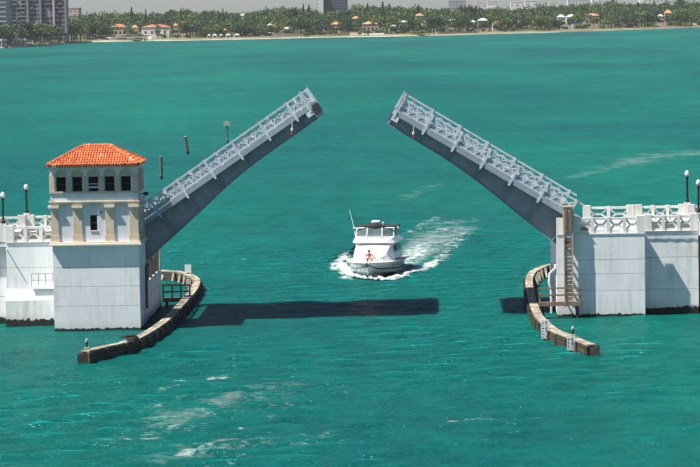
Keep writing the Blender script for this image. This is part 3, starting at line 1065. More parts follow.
# ------------------------------------------------------------------ bascule leaves
def leaf(label, px, pz, ang, sgn, vtop, tip, posts, flip_label):
    """leaf built in its own frame: x along the leaf from the pivot, z up from the railing top; then turned about y"""
    t = empty('bascule_leaf')
    tag(t, label, 'bridge leaf', 'bascule leaves')
    W0, W1 = YN + 0.30, YF - 0.30       # railing centre lines
    n_ = Vector((-math.sin(ang), 0, math.cos(ang)))
    t.location = (px + sgn * n_.x * vtop, 0, pz + n_.z * vtop)
    # local +x must run up the leaf
    if sgn > 0:
        t.rotation_euler = (0, -ang, 0)
        ymap = lambda y: y
    else:
        # turn half round so that +x points to the left, then tilt
        t.rotation_euler = (Matrix.Rotation(ang, 3, 'Y') @ Matrix.Rotation(math.pi, 3, 'Z')).to_euler()
        ymap = lambda y: -y
    u0_ = -1.1 if sgn < 0 else -0.6

    def bx(x0, x1, y0, y1, z0, z1, name, mat, parent=t):
        a, b = sorted((ymap(y0), ymap(y1)))
        return MB().box(x0, x1, a, b, z0, z1).build(name, mat, parent)
    # girders: thin at the tip, deepening to the pivot
    prof = [(tip, -2.3), (11.7, -2.32), (10, -2.34), (8.5, -2.42), (6.8, -2.58), (5, -2.82), (2.9, -3.15), (0.9, -3.42), (-1.2, -3.68), (-3.2, -3.75)]
    for near, yy in ((True, YN + 0.95), (False, YF - 0.95)):
        poly = [(-3.2, -1.45), (tip, -1.45)] + prof
        g_ = MB()
        g_.prism(poly, lambda a, b, q: (a, ymap(yy + 0.10 * q), b))
        gi = g_.build('girder', 'girder_paint', t)
        # bottom flange
        f_ = MB()
        for (a, za), (b, zb) in zip(prof[:-1], prof[1:]):
            f_.bar((a, ymap(yy + 0.05), za - 0.03), (b, ymap(yy + 0.05), zb - 0.03), 0.42, 0.055)
        f_.build('bottom_flange', 'girder_paint', gi)
        for u_ in posts:
            if u_ > tip - 0.2:
                continue
            zb = float(np.interp(u_, [p[0] for p in prof][::-1], [p[1] for p in prof][::-1]))
            out = -1 if near else 1
            bx(u_ - 0.035, u_ + 0.035, yy + (0 if near else 0.1), yy + (0 if near else 0.1) + out * 0.26, zb + 0.02, -1.47, 'stiffener', 'girder_paint', gi)
    # deck grating, stringers and cross beams
    bx(-0.3, tip, YN + 1.25, YF - 1.25, -1.28, -1.20, 'deck_grating', 'grating')
    for k in range(5):
        yy = YN + 2.2 + k * (YF - YN - 4.4) / 4
        bx(-2.0, tip - 0.1, yy - 0.08, yy + 0.08, -1.65, -1.285, 'stringer', 'girder_paint')
    for u_ in posts:
        if u_ < tip - 0.4:
            bx(u_ - 0.1, u_ + 0.1, YN + 1.06, YF - 1.06, -2.15, -1.66, 'cross_beam', 'girder_paint')
    bx(tip - 0.14, tip + 0.02, YN + 0.8, YF - 0.8, -2.26, -1.22, 'end_beam', 'girder_paint')
    bx(tip + 0.021, tip + 0.09, YN + 0.8, YF - 0.8, -2.1, -1.34, 'seal_strip', 'rubber')
    # walkways, railings
    for near in (True, False):
        yr = W0 if near else W1
        s_ = 1 if near else -1
        wk = bx(u0_, tip, yr - s_ * 0.22, yr + s_ * 1.0, -1.36, -1.13, 'sidewalk', 'leaf_paint')
        bx(u0_, tip, yr - s_ * 0.221, yr - s_ * 0.27, -1.46, -1.12, 'fascia', 'leaf_paint', wk)
        rl = bx(u0_, tip, yr - 0.10, yr + 0.10, -0.13, 0.0, 'railing', 'leaf_rail')
        bx(u0_, tip, yr - 0.08, yr + 0.08, -1.04, -0.93, 'bottom_rail', 'leaf_rail', rl)
        allp = [u for u in posts if u <= tip - 0.5] + [tip - 0.12]
        for u_ in allp:
            bx(u_ - 0.1, u_ + 0.1, yr - 0.135, yr + 0.135, -1.12, 0.045, 'post', 'leaf_rail', rl)
            # bracket below each post
            g_ = MB().prism([(yr - s_ * 0.26, -1.465), (yr + s_ * 0.64, -1.465), (yr + s_ * 0.64, -2.05), (yr + s_ * 0.52, -2.05), (yr - s_ * 0.26, -1.66)],
                            lambda a, b, q: (u_ - 0.05 + 0.10 * q, ymap(a), b))
            g_.build('bracket', 'leaf_paint', wk)
            bx(u_ - 0.09, u_ + 0.09, yr - s_ * 0.275, yr - s_ * 0.31, -1.66, -1.16, 'bracket_cap', 'leaf_rail', wk)
        for a, b in zip(allp[:-1], allp[1:]):
            wd = b - a - 0.2
            if wd < 0.4:
                continue
            cells = 3 if wd > 1.6 else 1
            lm = lattice_mesh('lattice', wd, 0.80, 0.11, 0.085, 'leaf_rail', cells)
            inst('lattice', lm, rl, ((a + b) / 2, ymap(yr), -0.93))
            bx(a + 0.1, b - 0.1, yr - 0.03, yr + 0.03, -0.93, -0.70, 'kick_plate', 'leaf_paint', rl)
            for c_ in range(cells):
                xa = a + 0.1 + c_ * wd / cells
                xb = xa + wd / cells
                for za, zb in ((-0.93, -0.13), (-0.13, -0.93)):
                    MB().bar((xa, ymap(yr), za), (xb, ymap(yr), zb), 0.04 if za < zb else 0.046, 0.045, (0, 1, 0)).build('diagonal', 'leaf_rail', rl)
            for c_ in range(1, cells):
                xm = a + 0.1 + c_ * wd / cells
                bx(xm - 0.03, xm + 0.03, yr - 0.06, yr + 0.06, -0.93, -0.13, 'mid_bar', 'leaf_rail', rl)
    # tip fittings: plate across the railing end, warning panel, navigation lamp
    for yr in (W0, W1):
        bx(tip + 0.0, tip + 0.10, yr - 0.15, yr + 0.15, -1.45, 0.10, 'end_post', 'leaf_rail')
    bx(tip - 0.55, tip - 0.05, YN + 0.02, YN + 0.16, -1.9, -1.5, 'lock_housing', 'board_white')
    un = tip - 1.75
    g_ = MB()
    yy = ymap(YN - 0.02)
    # hangs plumb from the walkway edge although the leaf is raised
    ca, sa = math.cos(ang), math.sin(ang)
    P_ = lambda d: (un - sa * d, yy, -1.45 - ca * d)
    g_.tube([P_(0), P_(0.95)], 0.035, 6)
    nl = g_.build('navigation_lamp', 'board_white', t)
    MB().tube([P_(0.45), P_(0.62)], 0.1, 8).build('lamp_housing', 'board_white', nl)
    MB().tube([P_(0.72), P_(0.92)], 0.085, 8).build('red_lens', 'red_lens', nl)
    return t


leaf('raised bascule leaf rising from beside the control house', -22.05, 7.0, R(33.9), 1, 1.81, 15.62,
     [-0.88, 1.65, 4.18, 6.71, 9.24, 11.77, 14.3], False)
leaf('raised bascule leaf rising from the right pier', 9.0, 7.0, R(31.6), -1, 2.36, 14.78,
     [-0.42, 2.10, 4.60, 7.10, 9.60, 12.15, 14.60], True)


# ------------------------------------------------------------------ street lamps
def street_lamp(x, y, zb, zt, label):
    t = empty('street_lamp', (x, y, zb))
    tag(t, label, 'lamp', 'globe lamps on the bridge')
    h_ = zt - zb
    MB().box(-0.24, 0.24, -0.24, 0.24, -0.001, 0.12).build('base_block', 'rail_concrete', t)
    MB().lathe([(0.16, 0.12), (0.16, 0.3), (0.10, 0.42), (0.085, 0.5), (0.075, h_ - 0.55), (0.12, h_ - 0.52), (0.14, h_ - 0.42), (0.09, h_ - 0.36)], n=10).build('pole', 'dark_metal', t)
    MB().lathe([(0.09, h_ - 0.37), (0.16, h_ - 0.29), (0.19, h_ - 0.17), (0.16, h_ - 0.05), (0.09, h_ + 0.05), (0.02, h_ + 0.08)], n=14).build('globe', 'lamp_globe', t, smooth=True)
    return t


for (x, yt, Y, lab) in ((26.0, 185.0, YF - 0.2, 'black globe lamp on far balustrade left of the control house'),
                        (2.6, 193.0, YN + 0.75, 'black globe lamp cut by the left edge of the picture'),
                        (687, 171.5, YF - 0.2, 'black globe lamp on far balustrade of the right abutment'),
                        (698.3, 180.5, YN + 0.6, 'black globe lamp on near balustrade at the right edge')):
    p = ony(x, yt, Y)
    street_lamp(p.x, Y, ZT + 0.125, p.z, lab)


# ------------------------------------------------------------------ fenders
def fender(pts, ztop, label, cut=None):
    """timber fender: capping planks on a wall of stacked wales, with piles inside"""
    t = wthing('fender', label, 'fender', 'timber channel fenders')
    P_ = [Vector((a, b, 0)) for a, b in pts]
    # resample at ~1.5 m with Catmull-Rom
    fine = []
    for i in range(len(P_) - 1):
        p0, p1, p2, p3 = P_[max(i - 1, 0)], P_[i], P_[i + 1], P_[min(i + 2, len(P_) - 1)]
        for k in range(12):
            q = k / 12
            fine.append(0.5 * ((2 * p1) + (p2 - p0) * q + (2 * p0 - 5 * p1 + 4 * p2 - p3) * q * q + (3 * p1 - p0 - 3 * p2 + p3) * q ** 3))
    fine.append(P_[-1])
    acc = [0]
    for a, b in zip(fine[:-1], fine[1:]):
        acc.append(acc[-1] + (b - a).length)
    tot = acc[-1]

    def at(s):
        s = min(max(s, 0), tot)
        for i in range(len(acc) - 1):
            if acc[i + 1] >= s:
                q = (s - acc[i]) / max(acc[i + 1] - acc[i], 1e-6)
                return fine[i].lerp(fine[i + 1], q)
        return fine[-1]
    step = 2.4
    n_ = int(tot / step)
    step = tot / n_
    for k in range(n_):
        a, b = at(k * step), at((k + 1) * step)
        d = (b - a).normalized()
        sd = Vector((d.y, -d.x, 0))
        dz = random.uniform(-0.02, 0.02)
        low = cut and cut[0] < (k + 0.5) / n_ < cut[1]
        for j in range(3):                       # three capping planks side by side
            off = (j - 1) * 0.21
            mt = 'wet_timber' if low else 'cap_timber'
            MB().bar(a + sd * off + Vector((0, 0, ztop + dz)) + d * 0.012, b + sd * off + Vector((0, 0, ztop + dz)) - d * 0.012, 0.195, 0.11).build('capping_plank', mt, t)
        for j in range(4):                       # wales on both faces
            z = ztop - 0.20 - j * 0.27
            for s_ in (-1, 1):
                jit = random.uniform(0, 0.03)
                MB().bar(a + sd * s_ * (0.215 + jit) + Vector((0, 0, z)), b + sd * s_ * (0.215 + jit) + Vector((0, 0, z)), 0.2, 0.245).build('wale', 'wet_timber', t)
        c = at(k * step)
        for s_ in (-1, 1):
            q = c + sd * s_ * 0.36
            MB().tube([(q.x, q.y, -0.8), (q.x, q.y, ztop - 0.12 + random.uniform(-0.05, 0.1))], 0.14, 8).build('pile', 'wet_timber', t)
    # inner braces standing up where the fender curls behind the pier
    e = at(tot)
    MB().box(-0.5, 0.5, -0.16, 0.16, -0.7, 0.0).build('end_block', 'wet_timber', t).location = (e.x, e.y, ztop - 0.16)
    s = MB().box(-0.5, 0.5, -0.16, 0.16, -0.7, 0.0).build('end_block', 'wet_timber', t)
    e = at(0)
    s.location = (e.x, e.y, ztop - 0.16)
    return t, at, tot


zf = 0.74
FL = [onz(x, y, zf) for x, y in ((85, 351.5), (110, 345.5), (131, 341), (150, 331), (167, 318.5), (183, 302), (194.5, 288), (196, 279), (184, 273), (170, 270.5), (160, 270.5))]
fl_, atL, totL = fender([(p.x, p.y) for p in FL], zf, 'curved dark timber fender in front of the control house pier')
FR = [onz(x, y, zf) for x, y in ((592, 345), (576, 339), (556, 331), (541, 319), (534.5, 307), (531, 294), (529, 281), (532, 273), (540, 268), (549, 265), (556, 263.5))]
fr_, atR, totR = fender([(p.x, p.y) for p in FR], zf, 'curved tan topped timber fender by the right pier')


def braces(at, tot, s0, s1, n_, parent, sgn):
    for k in range(n_):
        q = at(tot * (s0 + (s1 - s0) * k / (n_ - 1)))
        MB().bar((q.x + sgn * 0.55, q.y - 0.3, zf - 0.7), (q.x + sgn * 0.55, q.y - 0.3, zf + 0.05), 0.2, 0.2).build('brace', 'pale_timber', parent)
        MB().bar((q.x + sgn * 0.6, q.y - 0.75, zf - 0.75), (q.x + sgn * 0.5, q.y - 0.2, zf + 0.02), 0.16, 0.16).build('strut', 'cap_timber', parent)


braces(atL, totL, 0.80, 0.985, 7, fl_, -1)
braces(atR, totR, 0.80, 0.985, 7, fr_, 1)


def gauge_board(q, hw, zb, zt, label, marks=True, face=(0, -1)):
    t = wthing('gauge_board', label, 'gauge board', 'white clearance boards on the fenders')
    x, y = q
    bd = MB().box(x - hw, x + hw, y - 0.03, y + 0.03, zb, zt).build('board', 'board_white', t)
    MB().box(x - 0.06, x + 0.06, y + 0.031, y + 0.13, zb - 0.25, zt - 0.15).build('backing_post', 'wet_timber', t)
    if marks:
        n_ = 6
        for k in range(n_):
            z = zb + 0.1 + (zt - zb - 0.15) * k / n_
            MB().box(x - hw + 0.05, x - hw + (0.22 if k % 2 else 0.15), y - 0.036, y - 0.031, z, z + 0.045).build('scale_tick', 'ink', bd)
            # figure stroke block built of bars
            s = hw * 0.42
            g_ = MB()
            cx = x + hw * 0.38
            hh = 0.13
            seg = [(1, 1, 1, 1, 1, 1, 0), (0, 1, 1, 0, 0, 0, 0), (1, 1, 0, 1, 1, 0, 1), (1, 1, 1, 1, 0, 0, 1), (0, 1, 1, 0, 0, 1, 1), (1, 0, 1, 1, 0, 1, 1)][k % 6]
            th = 0.022
            yy0, yy1 = y - 0.037, y - 0.0315
            R_ = [(-s / 2, s / 2, hh - th, hh), (s / 2 - th, s / 2, hh / 2, hh), (s / 2 - th, s / 2, 0, hh / 2), (-s / 2, s / 2, 0, th), (-s / 2, -s / 2 + th, 0, hh / 2), (-s / 2, -s / 2 + th, hh / 2, hh), (-s / 2, s / 2, hh / 2 - th / 2, hh / 2 + th / 2)]
            for on, (a, b, c, d) in zip(seg, R_):
                if on:
                    g_.box(cx + a, cx + b, yy0, yy1, z + c, z + d)
            g_.build('figure', 'ink', bd)
    return t


def near_y(px, py, z):
    p = onz(px, py, z)
    return p


p = onz(550.5, 328.5, zf) + Vector((-0.42, -0.62, 0))
gauge_board((p.x, p.y), 0.27, 0.1, 1.45, 'tall white number board at the bend of the right fender')
p = onz(575.5, 339.5, zf) + Vector((-0.36, -0.70, 0))
gauge_board((p.x, p.y), 0.27, 0.1, 1.0, 'short white number board near the outer end of the right fender')
p = onz(188, 272, 1.0)
gauge_board((p.x, p.y), 0.28, 0.95, 1.65, 'white board on the far curl of the left fender', False)


def fender_light(px, py, label):
    p_ = onz(px, py, zf)
    t = empty('fender_light', (p_.x, p_.y, zf + 0.06))
    tag(t, label, 'marker light', 'marker lights on fender ends')
    MB().box(-0.16, 0.16, -0.16, 0.16, 0, 0.18).build('mount', 'pale_timber', t)
    MB().lathe([(0.07, 0.18), (0.07, 0.5), (0.1, 0.52)], n=8).build('stem', 'dark_metal', t)
    MB().lathe([(0.1, 0.52), (0.11, 0.6), (0.10, 0.70), (0.04, 0.75)], n=10).build('lens', 'far_grey', t)


fender_light(87, 350.5, 'small marker light on the front end of the left fender')
fender_light(573, 338.0, 'small marker light beside the short number board')
# rope coil and cleat lying on the left fender
p = onz(129, 341.5, zf + 0.06)
t = empty('mooring_cleat', (p.x, p.y, zf + 0.06))
tag(t, 'dark mooring cleat with rope on top of the left fender', 'cleat')
MB().box(-0.15, 0.15, -0.12, 0.12, 0, 0.3).build('pedestal', 'wet_timber', t)
MB().tube([(-0.62, 0.1, 0.28), (-0.3, 0.0, 0.36), (0.3, 0, 0.42), (0.55, -0.05, 0.36)], [0.05, 0.09, 0.09, 0.06], 8).build('horn', 'dark_metal', t)
rope = []
for k in range(50):
    a = k * 0.55
    rope.append((0.32 * math.cos(a) + 0.35, 0.3 * math.sin(a) - 0.1, 0.03 + 0.006 * k))
MB().tube(rope, 0.035, 5).build('rope', 'wet_timber', t)

# ------------------------------------------------------------------ marker piles in the bay behind the bridge
for (xb, yb, xt, yt, rad, lab, sign) in ((161.5, 179, 160.8, 156.5, 0.20, 'upright dark marker pile in the water nearest the control house', False),
                                         (187.8, 154, 185.0, 136.5, 0.24, 'leaning grey pile standing in the bay above the left leaf', False),
                                         (227.6, 143, 227.0, 121.5, 0.15, 'marker pile with pale sign board behind the left leaf', True)):
    b_ = onz(xb, yb, 0)
    t_ = ony(xt, yt, b_.y)
    o = empty('marker_pile', (b_.x, b_.y, 0))
    tag(o, lab, 'marker pile', 'piles in the bay')
    v = t_ - b_
    MB().tube([v * -0.2, v * 0.5, v], [rad * 1.1, rad, rad * 0.95], 10).build('pile', 'pile_grey', o)
    MB().tube([v, v * 1.015], [rad * 1.05, rad * 0.6], 10).build('pile_cap', 'pale_timber', o)
    if sign:
        s = MB().box(v.x - 0.55, v.x + 0.55, -0.24, -0.17, v.z - 0.75, v.z - 0.05).build('sign_board', 'pale_timber', o)
        MB().box(v.x - 0.42, v.x + 0.42, -0.252, -0.243, v.z - 0.46, v.z - 0.34).build('sign_stripe', 'far_grey', s)

# ------------------------------------------------------------------ motor yacht
TH = R(4.7)
hd = Vector((-math.sin(TH), -math.cos(TH), 0))
bow = onz(368.5, 279.0, 0)
root = bow - hd * 6.3
boat = empty('motor_yacht', (root.x, root.y, 0.0), (R(0), R(-1.6), math.atan2(hd.y, hd.x)))
boat.scale = (1.1, 1.24, 0.92)
tag(boat, 'white motor yacht with black topped flybridge heading through the bridge', 'boat')
ST = [(-6.0, 1.78, 1.55, 1.15, 0.05, -0.5), (-4.0, 1.90, 1.66, 1.17, 0.05, -0.55), (-1.5, 1.98, 1.70, 1.20, 0.08, -0.6), (1.0, 1.95, 1.58, 1.25, 0.14, -0.6),
      (3.0, 1.74, 1.22, 1.29, 0.25, -0.5), (4.5, 1.46, 0.80, 1.32, 0.37, -0.32), (5.4, 1.12, 0.42, 1.34, 0.48, -0.05), (6.0, 0.76, 0.16, 1.35, 0.66, 0.3), (6.3, 0.42, 0.06, 1.36, 0.86, 0.6), (6.45, 0.14, 0.03, 1.36, 1.05, 0.9)]
hull = MB()
nr = 9
for (x, bd, bc, zs, zc, zk) in ST:
    zm = (zs + zc) / 2
    half = [(0, zk), (bc * 0.55, zk + (zc - zk) * 0.5), (bc, zc), ((bd + bc) / 2 * 0.97, zm), (bd, zs)]
    ring_ = [(-y, z) for y, z in half[::-1]] + half[1:]
    for (y, z) in ring_:
        hull.v.append((x, y, z))
for i in range(len(ST) - 1):
    for k in range(nr - 1):
        hull.f.append((i * nr + k, i * nr + k + 1, (i + 1) * nr + k + 1, (i + 1) * nr + k))
        hull.m.append(0)
hull.f.append(tuple(range(nr)))
hull.m.append(0)
hull.f.append(tuple((len(ST) - 1) * nr + k for k in range(nr)))
hull.m.append(0)
hu = hull.build('hull', 'gelcoat', boat, smooth=False)
dk = MB()
for (x, bd, bc, zs, zc, zk) in ST:
    dk.v += [(x, -bd * 0.98, zs - 0.03), (x, 0, zs + 0.05), (x, bd * 0.98, zs - 0.03)]
for i in range(len(ST) - 1):
    for k in range(2):
        dk.f.append((i * 3 + k, i * 3 + k + 1, (i + 1) * 3 + k + 1, (i + 1) * 3 + k))
        dk.m.append(0)
dk.build('deck', 'gelcoat_deck', boat)
for s_ in (-1, 1):
    g_ = MB()
    g_.tube([(x, s_ * (bd + 0.015), zs - 0.02) for x, bd, bc, zs, zc, zk in ST], 0.05, 6)
    g_.build('rub_rail', 'far_grey', hu)
    g2 = MB()
    for i in range(len(ST) - 1):
        pts = []
        for (x, bd, bc, zs, zc, zk) in (ST[i], ST[i + 1]):
            for q in (0.28, 0.40):
                f_ = q / 0.5
                mid = (bd + bc) / 2 * 0.97
                y = bc + (mid - bc) * f_
                pts.append((x, s_ * (y + 0.035), zc + (zs - zc) * 0.5 * f_))
        g2.add(pts, [(0, 2, 3, 1)])
    g2.build('boot_stripe', 'hull_stripe', hu)
    for x in (3.6, 2.2, 0.6):
        bd = float(np.interp(x, [q[0] for q in ST], [q[1] for q in ST]))
        bc = float(np.interp(x, [q[0] for q in ST], [q[2] for q in ST]))
        zs = float(np.interp(x, [q[0] for q in ST], [q[3] for q in ST]))
        y = (bd * 0.9 + bc * 0.1)
        pz = zs - 0.35
        g3 = MB().prism([(x + 0.2 * math.cos(a * math.pi / 5), pz + 0.09 * math.sin(a * math.pi / 5)) for a in range(10)], lambda a, b, q: (a, s_ * (y - 0.02 + 0.045 * q), b))
        g3.build('porthole', 'window_dark', hu)


def loft(secs, name, mat, parent, smooth=False):
    """secs: list of (x, [(y,z)...]) half outlines mirrored"""
    g_ = MB()
    n_ = None
    for x, half in secs:
        ring_ = [(-y, z) for y, z in half[::-1]] + [q for q in half if q[0] > 1e-6 or True]
        n_ = len(ring_)
        for y, z in ring_:
            g_.v.append((x, y, z))
    for i in range(len(secs) - 1):
        for k in range(n_ - 1):
            g_.f.append((i * n_ + k, i * n_ + k + 1, (i + 1) * n_ + k + 1, (i + 1) * n_ + k))
            g_.m.append(0)
    g_.f.append(tuple(range(n_)))
    g_.m.append(0)
    e_ = (len(secs) - 1) * n_
    g_.f.append(tuple(e_ + k for k in range(n_)))
    g_.m.append(0)
    return g_.build(name, mat, parent, smooth)


# trunk cabin on the foredeck, deckhouse, flybridge coaming (half outlines run from the crown to the deck edge)
loft([(5.3, [(0.02, 1.44), (0.25, 1.42), (0.4, 1.30)]), (4.4, [(0.02, 1.68), (0.62, 1.62), (0.90, 1.28)]), (3.0, [(0.02, 1.98), (1.0, 1.90), (1.34, 1.25)]),
      (1.6, [(0.02, 2.24), (1.18, 2.14), (1.48, 1.22)])], 'trunk_cabin', 'gelcoat_deck', boat)
dh = loft([(2.9, [(0.02, 2.03), (1.02, 1.98), (1.38, 1.24)]), (1.3, [(0.02, 2.98), (1.25, 2.92), (1.52, 1.45)]), (0.2, [(0.02, 3.05), (1.35, 3.0), (1.58, 1.4)]),
           (-3.6, [(0.02, 3.05), (1.40, 3.0), (1.62, 1.3)]), (-4.0, [(0.02, 2.95), (1.40, 2.9), (1.62, 1.28)])], 'deckhouse', 'gelcoat', boat)
for s_ in (-1, 1):
    g_ = MB().prism([(0.9, 2.1), (-3.2, 2.05), (-3.2, 2.65), (0.0, 2.68), (0.45, 2.62)], lambda a, b, q: (a, s_ * (1.40 + (2.95 - b) * 0.20 + 0.03 * q), b))
    g_.build('side_window', 'window_dark', dh)
fb = loft([(1.75, [(0.02, 3.06), (0.9, 3.04), (1.15, 2.93)]), (1.2, [(0.02, 3.36), (1.25, 3.34), (1.48, 2.94)]), (0.4, [(0.02, 3.46), (1.42, 3.44), (1.62, 2.95)]),
           (-3.4, [(0.02, 3.40), (1.50, 3.38), (1.68, 2.96)]), (-4.6, [(0.02, 3.10), (1.50, 3.08), (1.66, 2.95)])], 'flybridge', 'gelcoat', boat)
MB().box(1.15, 1.19, -1.43, 1.43, 2.90, 2.935).build('accent_line', 'far_pink', fb)
# windscreen enclosure
ws = []
zb_, zt_ = 3.44, 4.36
base_pts = [(-3.0, 1.42), (-1.2, 1.45), (0.35, 1.36), (0.95, 0.55), (0.95, -0.55), (0.35, -1.36), (-1.2, -1.45), (-3.0, -1.42)]
top_pts = [(-3.0, 1.38), (-1.2, 1.40), (-0.1, 1.30), (0.25, 0.52), (0.25, -0.52), (-0.1, -1.30), (-1.2, -1.40), (-3.0, -1.38)]
gl = bpy.data.materials.new('clear_vinyl')
gl.use_nodes = True
b = gl.node_tree.nodes['Principled BSDF']
b.inputs['Base Color'].default_value = (0.12, 0.16, 0.17, 1)
b.inputs['Roughness'].default_value = 0.08
b.inputs['Alpha'].default_value = 0.42
M['clear_vinyl'] = gl
for i in range(len(base_pts) - 1):
    (xa, ya), (xb, yb) = base_pts[i], base_pts[i + 1]
    (xc, yc), (xd, yd) = top_pts[i], top_pts[i + 1]
    g_ = MB()
    inn = 0.02
    q4 = [Vector((xa, ya, zb_)), Vector((xb, yb, zb_)), Vector((xd, yd, zt_)), Vector((xc, yc, zt_))]
    nrm = (q4[1] - q4[0]).cross(q4[3] - q4[0]).normalized()
    g_.add(q4 + [q - nrm * inn for q in q4], [(0, 1, 2, 3), (7, 6, 5, 4), (0, 4, 5, 1), (1, 5, 6, 2), (2, 6, 7, 3), (3, 7, 4, 0)])
    g_.build('screen_panel', 'clear_vinyl', fb)
for i in range(len(base_pts)):
    (xa, ya), (xc, yc) = base_pts[i], top_pts[i]
    MB().tube([(xa, ya, zb_ - 0.02), (xc, yc, zt_)], 0.05, 6).build('screen_post', 'gelcoat', fb)
MB().tube([(x, y, zb_ + 0.03) for x, y in base_pts], 0.05, 6).build('screen_frame', 'gelcoat', fb)
for (x, y) in ((-0.9, 0.5), (-0.9, -0.55)):
    st_ = MB().box(x - 0.25, x + 0.3, y - 0.28, y + 0.28, 3.41, 3.62).build('helm_seat', 'beige_vinyl', fb)
    MB().box(x - 0.32, x - 0.16, y - 0.28, y + 0.28, 3.62, 4.05).build('seat_back', 'beige_vinyl', st_)
MB().box(0.0, 0.35, -1.0, 1.0, 3.42, 3.72).build('dashboard', 'gelcoat', fb)
# black canvas top
ct = MB()
nx, ny = 7, 9
for i in range(nx):
    for j in range(ny):
        x = 0.45 - 3.9 * i / (nx - 1)
        y = (-1 + 2 * j / (ny - 1)) * (1.50 - (0.35 if i == 0 else 0))
        ct.v.append((x + (0.0 if i else -abs(y) * 0.25), y, 4.56 - 0.13 * (y / 1.5) ** 2 - 0.06 * ((i / (nx - 1)) * 2 - 1) ** 2))
for i in range(nx - 1):
    for j in range(ny - 1):
        ct.f.append((i * ny + j, i * ny + j + 1, (i + 1) * ny + j + 1, (i + 1) * ny + j))
        ct.m.append(0)
co = ct.build('canvas_top', 'black_canvas', boat, fix=False)
md = co.modifiers.new('solid', 'SOLIDIFY')
md.thickness = 0.2
MB().tube([(0.2, y, 4.36 - 0.05 * abs(y)) for y in (-1.42, -0.9, 0, 0.9, 1.42)], 0.07, 6).build('top_valance', 'gelcoat', boat)
rd = MB().tube([(-0.6, 0, 4.5), (-0.6, 0, 4.72)], 0.09, 8).build('radar_mast', 'gelcoat', boat)
MB().lathe([(0.18, 0.0), (0.34, 0.04), (0.36, 0.16), (0.28, 0.27), (0.08, 0.31)], (-0.6, 0, 4.70), 14).build('radar_dome', 'gelcoat', rd, smooth=True)
MB().lathe([(0.03, 0), (0.03, 0.2), (0.09, 0.22), (0.09, 0.3), (0.02, 0.34)], (-0.3, 0.55, 4.5), 8).build('masthead_lamp', 'gelcoat', boat)
MB().tube([(-0.6, -1.5, 3.4), (-0.7, -1.62, 4.4), (-1.1, -1.95, 6.0)], [0.025, 0.02, 0.012], 6).build('whip_antenna', 'board_white', boat)
MB().box(-0.75, -0.45, -1.66, -1.46, 4.22, 4.38).build('antenna_mount', 'gelcoat', boat)
MB().box(-0.75, -0.45, 1.46, 1.66, 4.22, 4.38).build('speaker_horn', 'gelcoat', boat)
# bow rail
for s_ in (-1, 1):
    rp = [(x, s_ * bd * 0.93, zs + 0.5) for x, bd, bc, zs, zc, zk in ST if x >= 0.9]
    MB().tube(rp, 0.02, 6).build('bow_rail', 'steel_bright', boat)
    for (x, y, z) in rp:
        MB().tube([(x, y, z - 0.5), (x, y, z)], 0.016, 5).build('stanchion', 'steel_bright', boat)
pl = MB().box(6.1, 6.85, -0.2, 0.2, 1.34, 1.42).build('bow_pulpit', 'gelcoat', boat)
MB().tube([(6.9, 0, 1.44), (6.75, 0, 1.09)], 0.04, 6).tube([(6.55, -0.22, 1.16), (6.78, 0, 1.04), (6.55, 0.22, 1.16)], 0.04, 6).build('anchor', 'dark_metal', pl)
MB().box(-6.6, -5.98, -1.6, 1.6, 0.25, 0.34).build('swim_platform', 'gelcoat_deck', boat)

# ------------------------------------------------------------------ person sitting on the bow
bpy.context.view_layer.update()
bm4 = Matrix.LocRotScale(boat.location, boat.rotation_euler, None)


def skinned(name, verts, edges, radii, mat, rootv=0, levels=2):
    me = bpy.data.meshes.new(name)
    me.from_pydata(verts, edges, [])
    o = bpy.data.objects.new(name, me)
    link(o)
    sk = o.modifiers.new('skin', 'SKIN')
    for i, r_ in enumerate(radii):
        sv = me.skin_vertices[0].data[i]
        sv.radius = (r_, r_) if not isinstance(r_, tuple) else r_
        sv.use_root = (i == rootv)
    sb = o.modifiers.new('sub', 'SUBSURF')
    sb.levels = sb.render_levels = levels
    me.materials.append(M[mat])
    return o


V_ = [(0, 0, 0.10), (-0.04, 0, 0.30), (-0.03, 0, 0.52), (0.0, 0, 0.62), (0.03, 0, 0.74), (0.05, 0, 0.86),        # pelvis, waist, chest, neck, head, crown
      (-0.02, 0.19, 0.52), (-0.10, 0.40, 0.33), (-0.16, 0.58, 0.12),                                            # left arm out to the side, hand on deck
      (-0.02, -0.19, 0.52), (-0.10, -0.40, 0.33), (-0.16, -0.58, 0.12),
      (0.10, 0.12, 0.11), (0.42, 0.22, 0.30), (0.72, 0.16, 0.04), (0.88, 0.18, 0.05),
      (0.10, -0.12, 0.11), (0.44, -0.20, 0.26), (0.76, -0.14, 0.03), (0.92, -0.16, 0.05)]
E_ = [(0, 1), (1, 2), (2, 3), (3, 4), (4, 5), (2, 6), (6, 7), (7, 8), (2, 9), (9, 10), (10, 11), (0, 12), (12, 13), (13, 14), (14, 15), (0, 16), (16, 17), (17, 18), (18, 19)]
RA = [0.14, 0.12, 0.14, 0.06, 0.095, 0.07, 0.065, 0.048, 0.04, 0.065, 0.048, 0.04, 0.10, 0.07, 0.045, 0.035, 0.10, 0.07, 0.045, 0.035]
per = skinned('person', V_, E_, RA, 'skin')
per.matrix_world = bm4 @ Matrix.Translation((5.1, -0.05, 1.36))
tag(per, 'person in red swimwear sitting on the yacht bow, arms braced behind', 'person')
hair = MB().lathe([(0.095, 0.0), (0.115, 0.06), (0.10, 0.13), (0.03, 0.17)], (0.02, 0, 0.76), 10).build('hair', 'hair', per, smooth=True)
su = MB()
su.lathe([(0.15, 0.02), (0.165, 0.08), (0.15, 0.16), (0.13, 0.24)], (-0.01, 0, 0.02), 12)
su.lathe([(0.13, 0.42), (0.155, 0.48), (0.15, 0.55)], (-0.03, 0, 0.0), 12)
su.build('swimwear', 'red_cloth', per, smooth=True)


